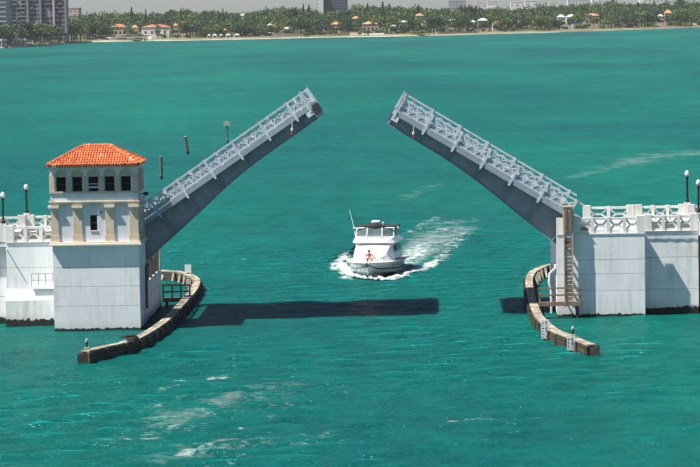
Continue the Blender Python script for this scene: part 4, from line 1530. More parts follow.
# ------------------------------------------------------------------ foam
def foam_sheet(name, label, strokes, cell=0.26):
    """one sheet on the waves; strokes = (kind, [(photo x, photo y, half width m, amount)...], crest height)"""
    polys = []
    for kind, pts, hgt in strokes:
        polys.append((kind, [(onz(x, y, 0), hw, de) for x, y, hw, de in pts], hgt))
    allp = [(p_, hw) for _, l_, _ in polys for p_, hw, _ in l_]
    x0, x1 = min(p_.x - h_ for p_, h_ in allp), max(p_.x + h_ for p_, h_ in allp)
    y0, y1 = min(p_.y - h_ for p_, h_ in allp), max(p_.y + h_ for p_, h_ in allp)
    gx, gy = np.meshgrid(np.arange(x0, x1 + cell, cell), np.arange(y0, y1 + cell, cell), indexing='ij')
    am = {k_: np.zeros(gx.shape) for k_ in ('foam_thick', 'foam_thin', 'foam_slick')}
    hh_ = np.zeros(gx.shape)
    rs = np.random.default_rng(len(label))
    for kind, l_, hgt in polys:
        tot_ = sum((b_[0] - a_[0]).length for a_, b_ in zip(l_[:-1], l_[1:]))
        run = 0.0
        for (a_, h0, d0), (b_, h1, d1) in zip(l_[:-1], l_[1:]):
            d = b_ - a_
            L_ = d.length
            q = np.clip(((gx - a_.x) * d.x + (gy - a_.y) * d.y) / (L_ * L_), 0, 1)
            dist = np.hypot(gx - (a_.x + d.x * q), gy - (a_.y + d.y * q))
            fall = np.clip(1 - (dist / (h0 + (h1 - h0) * q)) ** 1.6, 0, 1)
            s_ = run + q * L_
            endf = np.clip(np.minimum(s_, tot_ - s_) / min(2.0, tot_ * 0.3), 0.02, 1) if kind != 'foam_thick' else 1.0
            am[kind] = np.maximum(am[kind], fall * endf * (d0 + (d1 - d0) * q))
            if hgt:
                hh_ = np.maximum(hh_, hgt * fall)
            run += L_
    z = wave(gx, gy) + 0.045 + hh_ * rs.uniform(0.2, 1.0, gx.shape)
    keep = np.maximum(np.maximum(am['foam_thick'], am['foam_thin']), am['foam_slick']) > 0.02
    nx_, ny_ = gx.shape
    idx = np.arange(nx_ * ny_).reshape(nx_, ny_)
    cm = keep[:-1, :-1] | keep[1:, :-1] | keep[1:, 1:] | keep[:-1, 1:]
    qd = np.stack([idx[:-1, :-1][cm], idx[1:, :-1][cm], idx[1:, 1:][cm], idx[:-1, 1:][cm]], axis=1)
    used, inv = np.unique(qd.ravel(), return_inverse=True)
    me_ = bpy.data.meshes.new(name)
    co_ = np.stack([gx.ravel()[used], gy.ravel()[used], z.ravel()[used]], axis=1)
    me_.from_pydata(co_.tolist(), [], inv.reshape(-1, 4).tolist())
    for k_, v_ in am.items():
        at_ = me_.attributes.new(k_, 'FLOAT', 'POINT')
        at_.data.foreach_set('value', v_.ravel()[used].astype(np.float32))
    me_.materials.append(M['foam'])
    me_.polygons.foreach_set('use_smooth', [True] * len(me_.polygons))
    o = link(bpy.data.objects.new(name, me_))
    return tag(o, label, None, kind='stuff')


foam_sheet('wake_foam', 'white bow wave and churned wake around and behind the motor yacht', [
    ('foam_slick', [(386, 274, 2.6, 1.0), (405, 262, 3.0, 1.0), (420, 251, 3.8, 1.0), (434, 240, 4.8, 0.9), (448, 229, 5.6, 0.75), (460, 220, 6.0, 0.5), (470, 213, 6.0, 0.2)], 0),
    ('foam_thick', [(390, 272, 2.2, 0.9), (405, 262, 2.5, 0.80), (418, 251, 3.2, 0.62), (432, 240, 4.2, 0.50), (446, 230, 5.0, 0.40), (458, 221, 5.5, 0.26), (468, 214, 5.5, 0.06)], 0.10),
    ('foam_thick', [(398, 277, 0.7, 1.0), (412, 272.5, 1.1, 1.0), (427, 268, 1.1, 0.8), (439, 261, 1.3, 0.66), (450, 248, 1.6, 0.5), (461, 236, 1.8, 0.45), (469, 228, 1.8, 0.1)], 0.2),
    ('foam_thick', [(401, 238, 1.0, 0.35), (415, 230, 1.5, 0.42), (430, 222, 1.8, 0.38), (445, 216, 2.0, 0.3), (458, 211, 2.0, 0.06)], 0.1),
    ('foam_thick', [(381, 279.8, 0.4, 1.0), (368, 279.4, 0.8, 1.0), (354, 277.2, 1.2, 1.0), (344, 272.5, 1.6, 0.95), (341, 266, 1.7, 0.75), (345, 259.5, 1.8, 0.5), (351, 252, 1.8, 0.2)], 0.45),
    ('foam_thick', [(372, 280.5, 0.4, 0.95), (388, 280.6, 0.7, 0.95), (403, 277, 0.9, 0.9), (414, 273, 0.8, 0.4)], 0.28),
    ('foam_thick', [(331, 272, 0.9, 0.15), (341, 277, 1.0, 0.5), (352, 280.5, 0.8, 0.4)], 0)])
z7 = lambda l, hw, de: [(100 + a / 2.333, 340 + b / 2.333, hw, de) for a, b in l]
TH_ = 'foam_thin'
foam_sheet('wake_streaks', 'long pale foam streaks of an old wake in the lower left foreground', [
    ('foam_slick', [(105, 449, 2.5, 0.4), (165, 424, 4.5, 0.62), (220, 402, 4.5, 0.62), (280, 387, 4, 0.55), (345, 376, 2.5, 0.3)], 0),
    ('foam_slick', [(125, 468, 2, 0.4), (190, 452, 4, 0.6), (240, 441, 4, 0.6), (310, 437, 3, 0.4), (380, 432, 2, 0.2)], 0),
    (TH_, [(105, 452, 5, 0.24), (165, 428, 7, 0.32), (230, 405, 8, 0.32), (300, 388, 7, 0.28), (360, 378, 5, 0.16)], 0),
    (TH_, [(150, 470, 5, 0.26), (230, 452, 6, 0.32), (310, 436, 6, 0.3), (400, 428, 5, 0.2)], 0),
    (TH_, z7([(105, 130), (160, 112), (200, 96), (270, 90), (345, 80)], 1.0, 0.56), 0), (TH_, z7([(95, 160), (130, 155), (160, 150)], 0.8, 0.42), 0),
    (TH_, z7([(195, 162), (240, 148), (290, 137)], 0.9, 0.48), 0), (TH_, z7([(88, 208), (130, 204), (175, 199), (245, 191)], 0.8, 0.54), 0),
    (TH_, z7([(132, 190), (162, 180)], 0.6, 0.55), 0), (TH_, z7([(20, 243), (70, 232), (120, 230), (180, 224)], 0.8, 0.5), 0),
    (TH_, z7([(150, 282), (190, 270), (250, 245), (300, 232), (362, 236)], 1.0, 0.58), 0), (TH_, z7([(280, 284), (335, 292)], 0.6, 0.48), 0),
    (TH_, z7([(300, 210), (365, 208)], 0.7, 0.45), 0), (TH_, z7([(425, 226), (470, 240), (520, 262)], 1.0, 0.4), 0), (TH_, z7([(330, 160), (430, 152), (520, 150)], 0.9, 0.4), 0)])
foam_sheet('wake_streaks', 'faint level foam streak in the lower right foreground', [
    ('foam_thin', [(420, 424, 0.8, 0.30), (480, 420, 1.1, 0.44), (520, 418, 1.1, 0.44), (570, 420, 0.8, 0.25)], 0)])
foam_sheet('old_wake', 'broad pale old wake slick right of the right leaf', [
    ('foam_slick', [(556, 181, 2.5, 0.45), (585, 174, 3.5, 0.6), (615, 166, 6, 0.65), (650, 158, 9, 0.7), (700, 152, 12, 0.7), (760, 148, 12, 0.5)], 0)], 0.8)
foam_sheet('old_wake', 'thin pale old wake slick behind the right leaf', [('foam_slick', [(420, 157, 2, 0.4), (460, 153, 3, 0.6), (510, 149, 3, 0.4)], 0)], 0.8)
foam_sheet('old_wake', 'pale slick between the yacht and the right leaf', [('foam_slick', [(390, 205, 2, 0.4), (420, 191, 3, 0.6), (450, 182, 3, 0.4)], 0)], 0.5)

# ------------------------------------------------------------------ far shore: buildings
GZ = 1.9


def hip_house(px0, px1, ytop, yeave, ybase, back, wall, roof_, label, cat='house', depth=None, flat=False, nwin=4, group='houses on the far shore'):
    """house seen between photo columns px0..px1, roof top at row ytop, eaves at yeave"""
    xc = (px0 + px1) / 2
    c = at_shore(xc, back)
    sc_ = c.y / F
    wd = (px1 - px0) * sc_
    dep = depth or min(max(wd * 0.7, 8), 16)
    tp, ev = ony(xc, ytop, c.y).z, ony(xc, yeave, c.y).z
    ev = max(ev, GZ + 2.6)
    tp = max(tp, ev + 0.4)
    t = empty('house', (c.x, c.y + dep / 2, GZ), (0, 0, random.uniform(-0.12, 0.12)))
    tag(t, label, cat, group)
    h_, rh = ev - GZ, tp - ev
    hw, hd_ = wd / 2, dep / 2
    wl = MB().box(-hw + 0.5, hw - 0.5, -hd_ + 0.5, hd_ - 0.5, -0.4, h_).build('wall', wall, t)
    if flat:
        MB().box(-hw, hw, -hd_, hd_, h_ + 0.003, h_ + rh).build('roof', roof_, t)
    else:
        k = min(hd_, hw * 0.8)
        g_ = MB().add([(-hw, -hd_, h_), (hw, -hd_, h_), (hw, hd_, h_), (-hw, hd_, h_), (-hw + k, 0, h_ + rh), (hw - k, 0, h_ + rh)],
                      [(0, 1, 5, 4), (1, 2, 5), (2, 3, 4, 5), (3, 0, 4), (3, 2, 1, 0)])
        g_.build('roof', roof_, t)
    for k in range(nwin):
        x = -hw + (k + 0.75) * (2 * hw) / (nwin + 0.5)
        MB().box(x - 0.8, x + 0.8, -hd_ + 0.44, -hd_ + 0.497, max(0.4, h_ * 0.5 - 1.0), min(h_ - 0.3, h_ * 0.5 + 1.1)).build('window', 'far_glass', t)
    return t


HOUSES = [
    (97, 106, 35.2, 36.6, 38, 18, 'far_white', 'orange_roof', 'low orange roofed hut by the left dock'),
    (110, 127, 24.0, 27.2, 33, 70, 'far_pink', 'red_roof', 'red roofed house above the left dock'),
    (131, 138.5, 25.0, 27.6, 33, 72, 'far_pink', 'orange_roof', 'narrow red roofed house beside the long arcade house'),
    (141, 170, 24.5, 27.0, 33, 66, 'far_white', 'red_roof', 'long red roofed arcade house with white columns'),
    (173, 178, 23.5, 25.6, 30, 90, 'far_yellow', 'orange_roof', 'small pale orange roofed house right of the arcade house'),
    (181, 187, 24.3, 26.5, 31, 84, 'far_pink', 'red_roof', 'small pink house between dark shore trees'),
    (219, 228.5, 28.5, 30.6, 34, 45, 'far_pink', 'orange_roof', 'lone orange roofed house near the beach'),
    (241, 245, 13.5, 15.4, 22, 240, 'far_white', 'white_roof', 'tiny white house high among the woods'),
    (266, 274, 23.6, 25.4, 29, 95, 'far_white', 'white_roof', 'white flat house in woods left of centre'),
    (267.5, 271.5, 32.3, 34.0, 36, 22, 'far_pink', 'red_roof', 'little red beach hut left of centre'),
    (283, 291, 27.0, 28.6, 32, 60, 'far_white', 'white_roof', 'small white house left of the stepped villa'),
    (304.5, 316, 25.5, 27.6, 33, 58, 'far_white', 'white_roof', 'white stepped villa below the dark tower block'),
    (319, 322.5, 23.0, 25.2, 31, 75, 'far_pink', 'red_roof', 'narrow pink house below the dark tower block'),
    (330.5, 341, 21.8, 24.4, 31, 80, 'far_yellow', 'orange_roof', 'yellow house right of the stepped villa'),
    (351, 362, 16.5, 18.6, 26, 150, 'far_tan', 'orange_roof', 'orange roofed house high in the central woods'),
    (362, 380, 21.3, 24.0, 30, 70, 'far_tan', 'orange_roof', 'wide orange hip roofed house at centre of the shore'),
    (389, 397, 24.6, 26.4, 31, 62, 'far_white', 'white_roof', 'white house right of the wide orange roofed one'),
    (399, 409, 20.6, 22.2, 28, 90, 'far_tan', 'white_roof', 'pale flat roofed house above the green shore bush'),
    (415.5, 424, 13.4, 15.6, 26, 140, 'far_tan', 'orange_roof', 'tall tan house in woods right of centre'),
    (421.5, 429, 20.2, 22.0, 28, 86, 'far_white', 'white_roof', 'white roofed house under the tall tan one'),
    (449, 456, 18.3, 20.3, 27, 90, 'far_tan', 'white_roof', 'pale house below the mauve tower block'),
    (470.5, 475.5, 20.0, 22.0, 27, 82, 'far_white', 'white_roof', 'narrow white house beside the big white roof'),
    (477, 489, 18.0, 20.6, 26, 84, 'far_tan', 'white_roof', 'big white hip roofed house right of centre'),
    (492, 501.5, 21.0, 23.2, 27, 62, 'far_tan', 'red_roof', 'leftmost of three small red roofed houses'),
    (506, 512.5, 20.8, 22.8, 27, 64, 'far_tan', 'orange_roof', 'middle one of three small red roofed houses'),
    (515.5, 523.5, 20.0, 22.6, 27, 66, 'far_tan', 'red_roof', 'rightmost of three small red roofed houses'),
    (557, 565.5, 14.6, 17.2, 23, 88, 'far_white', 'white_roof', 'left one of two large white roofs at right'),
    (566, 577, 14.2, 17.0, 23, 92, 'far_white', 'white_roof', 'right one of two large white roofs at right'),
    (585, 600, 13.4, 15.6, 23, 96, 'far_tan', 'orange_roof', 'long orange roofed house among trees at right'),
    (657.5, 664, 14.0, 16.4, 22, 60, 'far_pink', 'far_pink', 'small pink gabled house beside the tall pink one'),
    (664.5, 672.5, 9.8, 13.2, 22, 66, 'far_pink', 'orange_roof', 'tall pink gabled house near the right edge'),
    (693, 701, 17.2, 18.6, 22, 60, 'far_white', 'white_roof', 'pale flat house cut by the right edge'),
]
for hspec in HOUSES:
    hip_house(*hspec)

# cabanas along the beach left of centre, white low sheds
for i, (x, w_, lab) in enumerate(((209, 3.0, 'leftmost white beach cabana'), (215, 5.0, 'wide white beach cabana right of the leftmost'), (221, 3.0, 'narrow white beach cabana below the lone orange roof'),
                                  (228, 5.0, 'white peaked beach cabana right of the lone orange roof'), (237, 5.5, 'rightmost white peaked beach cabana'))):
    c = at_shore(x, 14)
    wd = w_ * c.y / F
    t = empty('beach_cabana', (c.x, c.y, 1.55))
    tag(t, lab, 'cabana', 'white cabanas on the beach')
    MB().box(-wd / 2 + 0.2, wd / 2 - 0.2, -1.5, 1.5, -0.3, 2.0).build('wall', 'far_white', t)
    MB().add([(-wd / 2, -1.9, 2.0), (wd / 2, -1.9, 2.0), (wd / 2, 1.9, 2.0), (-wd / 2, 1.9, 2.0), (0, 0, 3.1)], [(0, 1, 4), (1, 2, 4), (2, 3, 4), (3, 0, 4), (3, 2, 1, 0)]).build('roof', 'white_roof', t)
    MB().box(-0.5, 0.5, -1.56, -1.503, 0, 1.8).build('doorway', 'far_glass', t)


def shore_wall(x0, x1, back, h_, mat, label):
    g_ = MB()
    n_ = max(2, int((x1 - x0) / 4))
    pp = [at_shore(x0 + (x1 - x0) * k / n_, back) for k in range(n_ + 1)]
    for a, b in zip(pp[:-1], pp[1:]):
        g_.bar((a.x, a.y, 1.0 + h_ / 2), (b.x, b.y, 1.0 + h_ / 2), 0.5, h_)
    return tag(g_.build('garden_wall', mat), label, 'wall', 'garden walls on the far shore')


shore_wall(107, 152, 16, 2.6, 'white_seawall', 'white garden wall behind the left dock')
shore_wall(275, 303, 14, 2.4, 'white_seawall', 'pale garden wall left of the stepped villa')
shore_wall(333, 358, 14, 2.4, 'far_pink', 'pinkish garden wall right of the stepped villa')
shore_wall(362, 384, 14, 1.9, 'white_seawall', 'pale garden wall under the wide orange roofed house')
shore_wall(437, 478, 13, 1.6, 'far_pink', 'pinkish garden wall below the mauve tower block')
shore_wall(503, 538, 40, 2.0, 'white_seawall', 'grey garden wall under the three red roofed houses')


def block(px0, px1, ytop, back, depth, mat, label, floors, cols, glass='far_glass', pale=None, name='apartment_block', zt=None, inset=0.5, wfrac=0.62, hfrac=0.5, skip=0.0, balcony=False):
    xc = (px0 + px1) / 2
    c = at_shore(xc, back)
    wd = (px1 - px0) * c.y / F
    top = zt if zt else ony(xc, ytop, c.y).z
    t = empty(name, (c.x, c.y + depth / 2, GZ))
    tag(t, label, 'building', 'high buildings behind the far shore')
    h_ = top - GZ
    MB().box(-wd / 2, wd / 2, -depth / 2, depth / 2, -1, h_).build('wall', mat, t)
    MB().box(-wd / 2 - 0.2, wd / 2 + 0.2, -depth / 2 - 0.2, depth / 2 + 0.2, h_ + 0.01, h_ + 0.8).build('parapet', pale or mat, t)
    fh = h_ / floors
    cw = wd / cols
    r_ = random.Random(int(px0 * 7 + floors))
    wm = MB().box(-cw * wfrac / 2, cw * wfrac / 2, -0.12, 0.0, 0, fh * hfrac).mesh('window', glass)
    sm = MB().box(-cw * (wfrac + 0.16) / 2, cw * (wfrac + 0.16) / 2, -1.1, -0.005, 0, 0.95).mesh('balcony', pale or mat)
    for f_ in range(floors):
        for q in range(cols):
            if r_.random() < skip:
                continue
            x = -wd / 2 + (q + 0.5) * cw
            wi = inst('window', wm, t, (x, -depth / 2 - 0.01, f_ * fh + fh * 0.32))
            if balcony and r_.random() < 0.45:
                inst('balcony', sm, wi, (0, 0, -0.6))
    return t


# left edge: glazed slab and gridded apartment block
block(-40, 7.2, -30, 60, 22, 'far_grey', 'blue glazed apartment slab at the left edge', 16, 5, 'blue_glass', 'apartment_pale', wfrac=0.9, hfrac=0.52)
ab = block(9.2, 67.5, -32, 95, 12, 'apartment_concrete', 'tall grey gridded apartment block at left', 18, 14, 'far_glass', 'apartment_concrete', wfrac=0.74, hfrac=0.56, skip=0.06, balcony=True)
c = at_shore(38, 95)
wd = (67.5 - 9.2) * c.y / F
for k, f_ in enumerate((0.0, 0.33, 0.55, 0.78, 0.985)):
    x = -wd / 2 + wd * f_
    MB().box(x - 0.7, x + 0.9, -7.6, -6.003, 6, 60).build('facade_fin', 'apartment_pale' if k in (0, 3) else 'apartment_concrete', ab)
block(69, 80, 8.5, 330, 16, 'far_pink', 'pale pink low block right of the gridded one', 6, 6, 'far_grey', skip=0.1)
# dark tower with white flank near centre
tb = block(324.3, 347.5, -1.5, 420, 24, 'far_dark_grey', 'dark tower block behind woods at centre', 11, 9, 'blue_glass', 'far_grey', wfrac=0.7)
c = at_shore(320, 418)
t = empty('apartment_block', (c.x, c.y, GZ))
tag(t, 'white slab tower adjoining the dark tower block', 'building', 'high buildings behind the far shore')
wd = 8.2 * c.y / F
MB().box(-wd / 2, wd / 2, -2, 20, -1, 38).build('wall', 'far_white', t)
for k in range(6):
    MB().box(-wd / 2 + 1.0, -wd / 2 + 2.0, -2.1, -2.003, 14 + k * 3.6, 15.6 + k * 3.6).build('window', 'far_grey', t)
block(449, 466.5, -3, 520, 20, 'far_grey', 'mauve grey tower block right of centre', 10, 6, 'far_grey', 'far_grey', wfrac=0.5)
for (a, b_, yt, bk, lab, fl_n) in ((476, 486, 3.0, 700, 'pale office block right of the mauve tower', 4), (487.5, 497, 1.5, 760, 'white office block second right of the mauve tower', 5),
                                   (511, 524, 2.4, 700, 'long white block in the distance at right', 4), (525.5, 537.5, 1.2, 720, 'white block with dark windows in the distance', 4),
                                   (549, 556, 3.4, 640, 'small white block above the two large white roofs', 3), (568, 589, 0.5, 620, 'wide white block at the top right skyline', 4),
                                   (592, 611, -0.8, 700, 'white block at the top edge on the right', 5), (640, 664, -1.5, 800, 'pale block at the top right edge', 5)):
    block(a, b_, yt, bk, 18, 'far_white', lab, fl_n, 6, 'far_grey', wfrac=0.6, hfrac=0.4, skip=0.25)

# white pavilion and moored boats by the left shore
for (x0, x1, lab) in ((13, 26.5, 'long white open pavilion at the left waterside'), (-6, 3, 'white pavilion cut by the left edge')):
    c = at_shore((x0 + x1) / 2, 9)
    wd = (x1 - x0) * c.y / F
    t = empty('pavilion', (c.x, c.y, 1.2))
    tag(t, lab, 'pavilion', 'white waterside pavilions')
    MB().box(-wd / 2, wd / 2, -2.5, 2.5, 3.4, 4.9).build('roof', 'white_roof', t)
    for k in range(4):
        x = -wd / 2 + 0.5 + k * (wd - 1) / 3
        MB().box(x - 0.25, x + 0.25, -2.3, -1.8, -0.6, 3.4).build('column', 'far_white', t)
    MB().box(-wd / 2, wd / 2, 1.4, 2.0, -0.6, 3.398).build('back_wall', 'far_grey', t)
for (x, ln, lab) in ((20, 11, 'long white boat moored below the white pavilion'), (32.5, 9, 'white boat moored right of the pavilion'), (108, 7, 'dark hulled boat tied to the left dock')):
    c = onz(x, shore_y(x) - 0.3, 0)
    dark = 'dark' in lab
    t = empty('moored_boat', (c.x, c.y - 3, 0), (0, 0, random.uniform(-0.1, 0.1)))
    tag(t, lab, 'boat', 'small moored boats')
    L2 = ln / 2
    g_ = MB()
    for (xx, b_, zs) in ((-L2, 1.1, 1.0), (0, 1.4, 1.05), (L2 * 0.6, 1.0, 1.2), (L2, 0.05, 1.4)):
        g_.v += [(xx, -b_, zs), (xx, -b_ * 0.7, -0.2), (xx, b_ * 0.7, -0.2), (xx, b_, zs)]
    for i in range(3):
        for k in range(4):
            k2 = (k + 1) % 4
            g_.f.append((i * 4 + k, i * 4 + k2, (i + 1) * 4 + k2, (i + 1) * 4 + k))
            g_.m.append(0)
    g_.f += [(0, 1, 2, 3)]
    g_.m += [0]
    g_.build('hull', 'far_dark_grey' if dark else 'gelcoat', t)
    MB().prism([(-L2 * 0.5, 1.0), (L2 * 0.35, 1.0), (L2 * 0.15, 2.2), (-L2 * 0.45, 2.3)], lambda a, b, q: (a, -0.8 + 1.6 * q, b)).build('cabin', 'gelcoat', t)
    MB().box(-L2 * 0.4, L2 * 0.1, -0.84, -0.803, 1.5, 2.0).build('cabin_window', 'far_glass', t)

# wooden dock at left
p0, p1 = onz(96, 41.6, 0), onz(147, 40.9, 0)
dv = Vector((p1.x - p0.x, p1.y - p0.y, 0))
t = empty('dock', (p0.x, p0.y - 16, 0), (0, 0, math.atan2(dv.y, dv.x)))
tag(t, 'long dark wooden dock in front of the white garden wall', 'dock')
Ld = dv.length
MB().box(0, Ld, 0, 3, 1.2, 1.6).build('deck', 'brown_timber', t)
for k in range(14):
    for yy in (0.2, 2.8):
        x = 0.5 + k * (Ld - 1) / 13
        MB().tube([(x, yy, -1), (x, yy, 2.2)], 0.28, 6).build('pile', 'wet_timber', t)
MB().box(2, 5, 3, 30, 1.15, 1.55).build('gangway', 'brown_timber', t)
for (x0, x1) in ((Ld * 0.16, Ld * 0.28), (Ld * 0.45, Ld * 0.62), (Ld * 0.8, Ld * 0.93)):
    MB().box(x0, x1, 0.4, 2.4, 1.602, 2.7).build('storage_box', 'wet_timber', t)

# ------------------------------------------------------------------ far shore: trees


def leaf_cloud(nclump, pts_fn, size, seed):
    """many small leaf-clump faces; returns verts (n*4,3) and quads"""
    r_ = np.random.default_rng(seed)
    P_ = pts_fn(r_, nclump)
    a = r_.normal(size=(nclump, 3))
    a /= np.linalg.norm(a, axis=1)[:, None]
    b_ = np.cross(a, r_.normal(size=(nclump, 3)))
    b_ /= np.linalg.norm(b_, axis=1)[:, None]
    s = size * r_.uniform(0.55, 1.35, size=(nclump, 1))
    s2 = s * r_.uniform(0.5, 0.95, size=(nclump, 1))
    v = np.stack([P_ - a * s, P_ + b_ * s2 * 0.8 - a * 0.2 * s, P_ + a * s, P_ - b_ * s2], axis=1).reshape(-1, 3)
    return v


def broad_pts(w_, h_, z0):
    def fn(r_, n_):
        # several overlapping lobes
        k = 7
        cen = np.stack([r_.uniform(-0.62, 0.62, k) * w_ / 2, r_.uniform(-0.62, 0.62, k) * w_ / 2, z0 + h_ * r_.uniform(0.25, 0.78, k)], axis=1)
        rad = r_.uniform(0.26, 0.44, k) * w_ / 2 * 1.25
        i = r_.integers(0, k, n_)
        d = r_.normal(size=(n_, 3))
        d /= np.linalg.norm(d, axis=1)[:, None]
        q = r_.uniform(0.55, 1.06, (n_, 1))
        return cen[i] + d * q * rad[i][:, None] * np.array([1, 1, 0.72])
    return fn


def spire_pts(w_, h_, z0):
    def fn(r_, n_):
        q = r_.uniform(0, 1, n_) ** 0.85
        rad = w_ / 2 * (1 - q) ** 0.75 * (0.5 + 0.5 * np.sin(q * 26 + 1.0) ** 2) + 0.25
        an = r_.uniform(0, 2 * np.pi, n_)
        rr_ = rad * np.sqrt(r_.uniform(0.15, 1, n_))
        return np.stack([rr_ * np.cos(an), rr_ * np.sin(an), z0 + h_ * q], axis=1)
    return fn


def palm_crown(seed, h_):
    r_ = random.Random(seed)
    g_ = MB()
    for k in range(15):
        a = 2 * math.pi * k / 15 + r_.uniform(-0.2, 0.2)
        el = r_.uniform(-0.3, 1.1)
        L_ = r_.uniform(2.2, 3.2)
        d = Vector((math.cos(a), math.sin(a), 0))
        sd = Vector((-math.sin(a), math.cos(a), 0))
        pts = []
        for q in (0, 0.35, 0.7, 1.0):
            z = h_ + math.sin(el) * L_ * q - 1.9 * q * q
            c_ = d * (L_ * q * math.cos(el * 0.6)) + Vector((0, 0, z))
            wv = 0.5 * math.sin(math.pi * min(0.95, q + 0.12)) + 0.05
            pts += [c_ - sd * wv - Vector((0, 0, 0.25)), c_, c_ + sd * wv - Vector((0, 0, 0.25))]
        g_.add(pts, [(i * 3 + j, i * 3 + j + 1, i * 3 + j + 4, i * 3 + j + 3) for i in range(3) for j in range(2)])
    return g_


def cloud_mesh(name, v, mat):
    me = bpy.data.meshes.new(name)
    n_ = len(v) // 4
    f_ = np.arange(n_ * 4).reshape(n_, 4)
    me.from_pydata(v.tolist(), [], f_.tolist())
    me.materials.append(M[mat])
    return me


def trunk_mesh(h_, r_, limbs, seed):
    q = random.Random(seed)
    g_ = MB()
    g_.tube([(0, 0, -0.6), (q.uniform(-.2, .2), q.uniform(-.2, .2), h_ * 0.5), (q.uniform(-.4, .4), q.uniform(-.4, .4), h_)], [r_, r_ * 0.8, r_ * 0.45], 6)
    for k in range(limbs):
        a = 2 * math.pi * k / limbs + q.uniform(-.4, .4)
        z = h_ * q.uniform(0.45, 0.75)
        L_ = h_ * q.uniform(0.3, 0.5)
        g_.tube([(0, 0, z), (math.cos(a) * L_ * 0.5, math.sin(a) * L_ * 0.5, z + L_ * 0.5), (math.cos(a) * L_, math.sin(a) * L_, z + L_ * 0.8)], [r_ * 0.5, r_ * 0.35, r_ * 0.15], 5)
    return g_.mesh('trunk', 'bark')


PROTO = {}
for i in range(5):
    PROTO['broad', i] = (lambda s: (trunk_mesh(6, 0.4, 4, s), lambda mat: cloud_mesh('crown', leaf_cloud(820, broad_pts(12, 9, 2.2), 0.50, 100 + s), mat)))(i)
for i in range(3):
    PROTO['spire', i] = (lambda s: (trunk_mesh(10, 0.3, 3, 50 + s), lambda mat: cloud_mesh('crown', leaf_cloud(420, spire_pts(5.0, 13, 2.5), 0.55, 200 + s), mat)))(i)
for i in range(3):
    PROTO['palm', i] = (lambda s: (trunk_mesh(7.2, 0.24, 0, 80 + s), lambda mat: palm_crown(300 + s, 7.3).mesh('crown', mat, fix=False)))(i)
for i in range(3):
    PROTO['bush', i] = (lambda s: (trunk_mesh(1.6, 0.2, 3, 90 + s), lambda mat: cloud_mesh('crown', leaf_cloud(480, broad_pts(7, 3.8, 0.2), 0.36, 400 + s), mat)))(i)
CROWN = {}


def crown(kind, i, mat):
    if (kind, i, mat) not in CROWN:
        CROWN[kind, i, mat] = PROTO[kind, i][1](mat)
    return CROWN[kind, i, mat]


NAMES = {'broad': 'shade_tree', 'spire': 'casuarina_tree', 'palm': 'palm_tree', 'bush': 'shore_bush'}
CATS = {'broad': 'tree', 'spire': 'tree', 'palm': 'palm', 'bush': 'bush'}
NAT = {'broad': (12.0, 11.0), 'spire': (5.0, 15.5), 'palm': (6.0, 8.6), 'bush': (7.0, 4.2)}


def tree(kind, px, back, ytop, mat, label, group, width_px=None, z0=GZ):
    c = at_shore(px, back)
    top = ony(px, ytop, c.y).z
    h_ = max(top - z0, 2.5)
    k = h_ / NAT[kind][1]
    kw = k * (1.25 if kind in ('broad', 'bush') else 1.0) if width_px is None else width_px * c.y / F / NAT[kind][0]
    i = random.randrange(5 if kind == 'broad' else 3)
    t = empty(NAMES[kind], (c.x, c.y, z0), (0, 0, random.uniform(0, 6.28)))
    tag(t, label, CATS[kind], group)
    inst('trunk', PROTO[kind, i][0], t, scale=(kw, kw, k))
    inst('crown', crown(kind, i, mat), t, scale=(kw, kw, k))
    return t


SK = [(0, 12), (70, 13), (90, 13.5), (110, 13), (130, 13), (150, 14), (170, 12.5), (185, 11), (200, 12), (215, 11), (230, 11.5), (250, 12), (262, 10), (285, 8), (293, 5.5), (305, 6.5), (316, 10),
      (335, 12), (350, 8.5), (365, 6.5), (380, 5.0), (400, 7), (420, 6.5), (440, 7.5), (450, 9), (466, 6), (480, 7.5), (500, 8), (520, 8.5), (540, 5.5), (560, 5.5), (580, 3.5), (600, 3.5), (620, 2.5), (640, 2.8), (660, 2.8), (680, 1.5), (700, 1.0), (900, -3)]


def sky_y(x):
    return float(np.interp(x, [a for a, b in SK], [b for a, b in SK]))


SEG = [(-10, 70, 'in front of the gridded apartment block'), (70, 110, 'just right of the apartment blocks'), (110, 175, 'around the red roofed houses above the dock'), (175, 245, 'behind the beach cabanas'),
       (245, 320, 'left of the dark tower block'), (320, 400, 'around the wide orange roofed house'), (400, 480, 'below the mauve tower block'), (480, 545, 'around the three small red roofed houses'),
       (545, 620, 'around the two large white roofs'), (620, 720, 'near the right edge of the shore')]


def seg(x):
    for a, b, s in SEG:
        if a <= x < b:
            return s
    return SEG[-1][2]


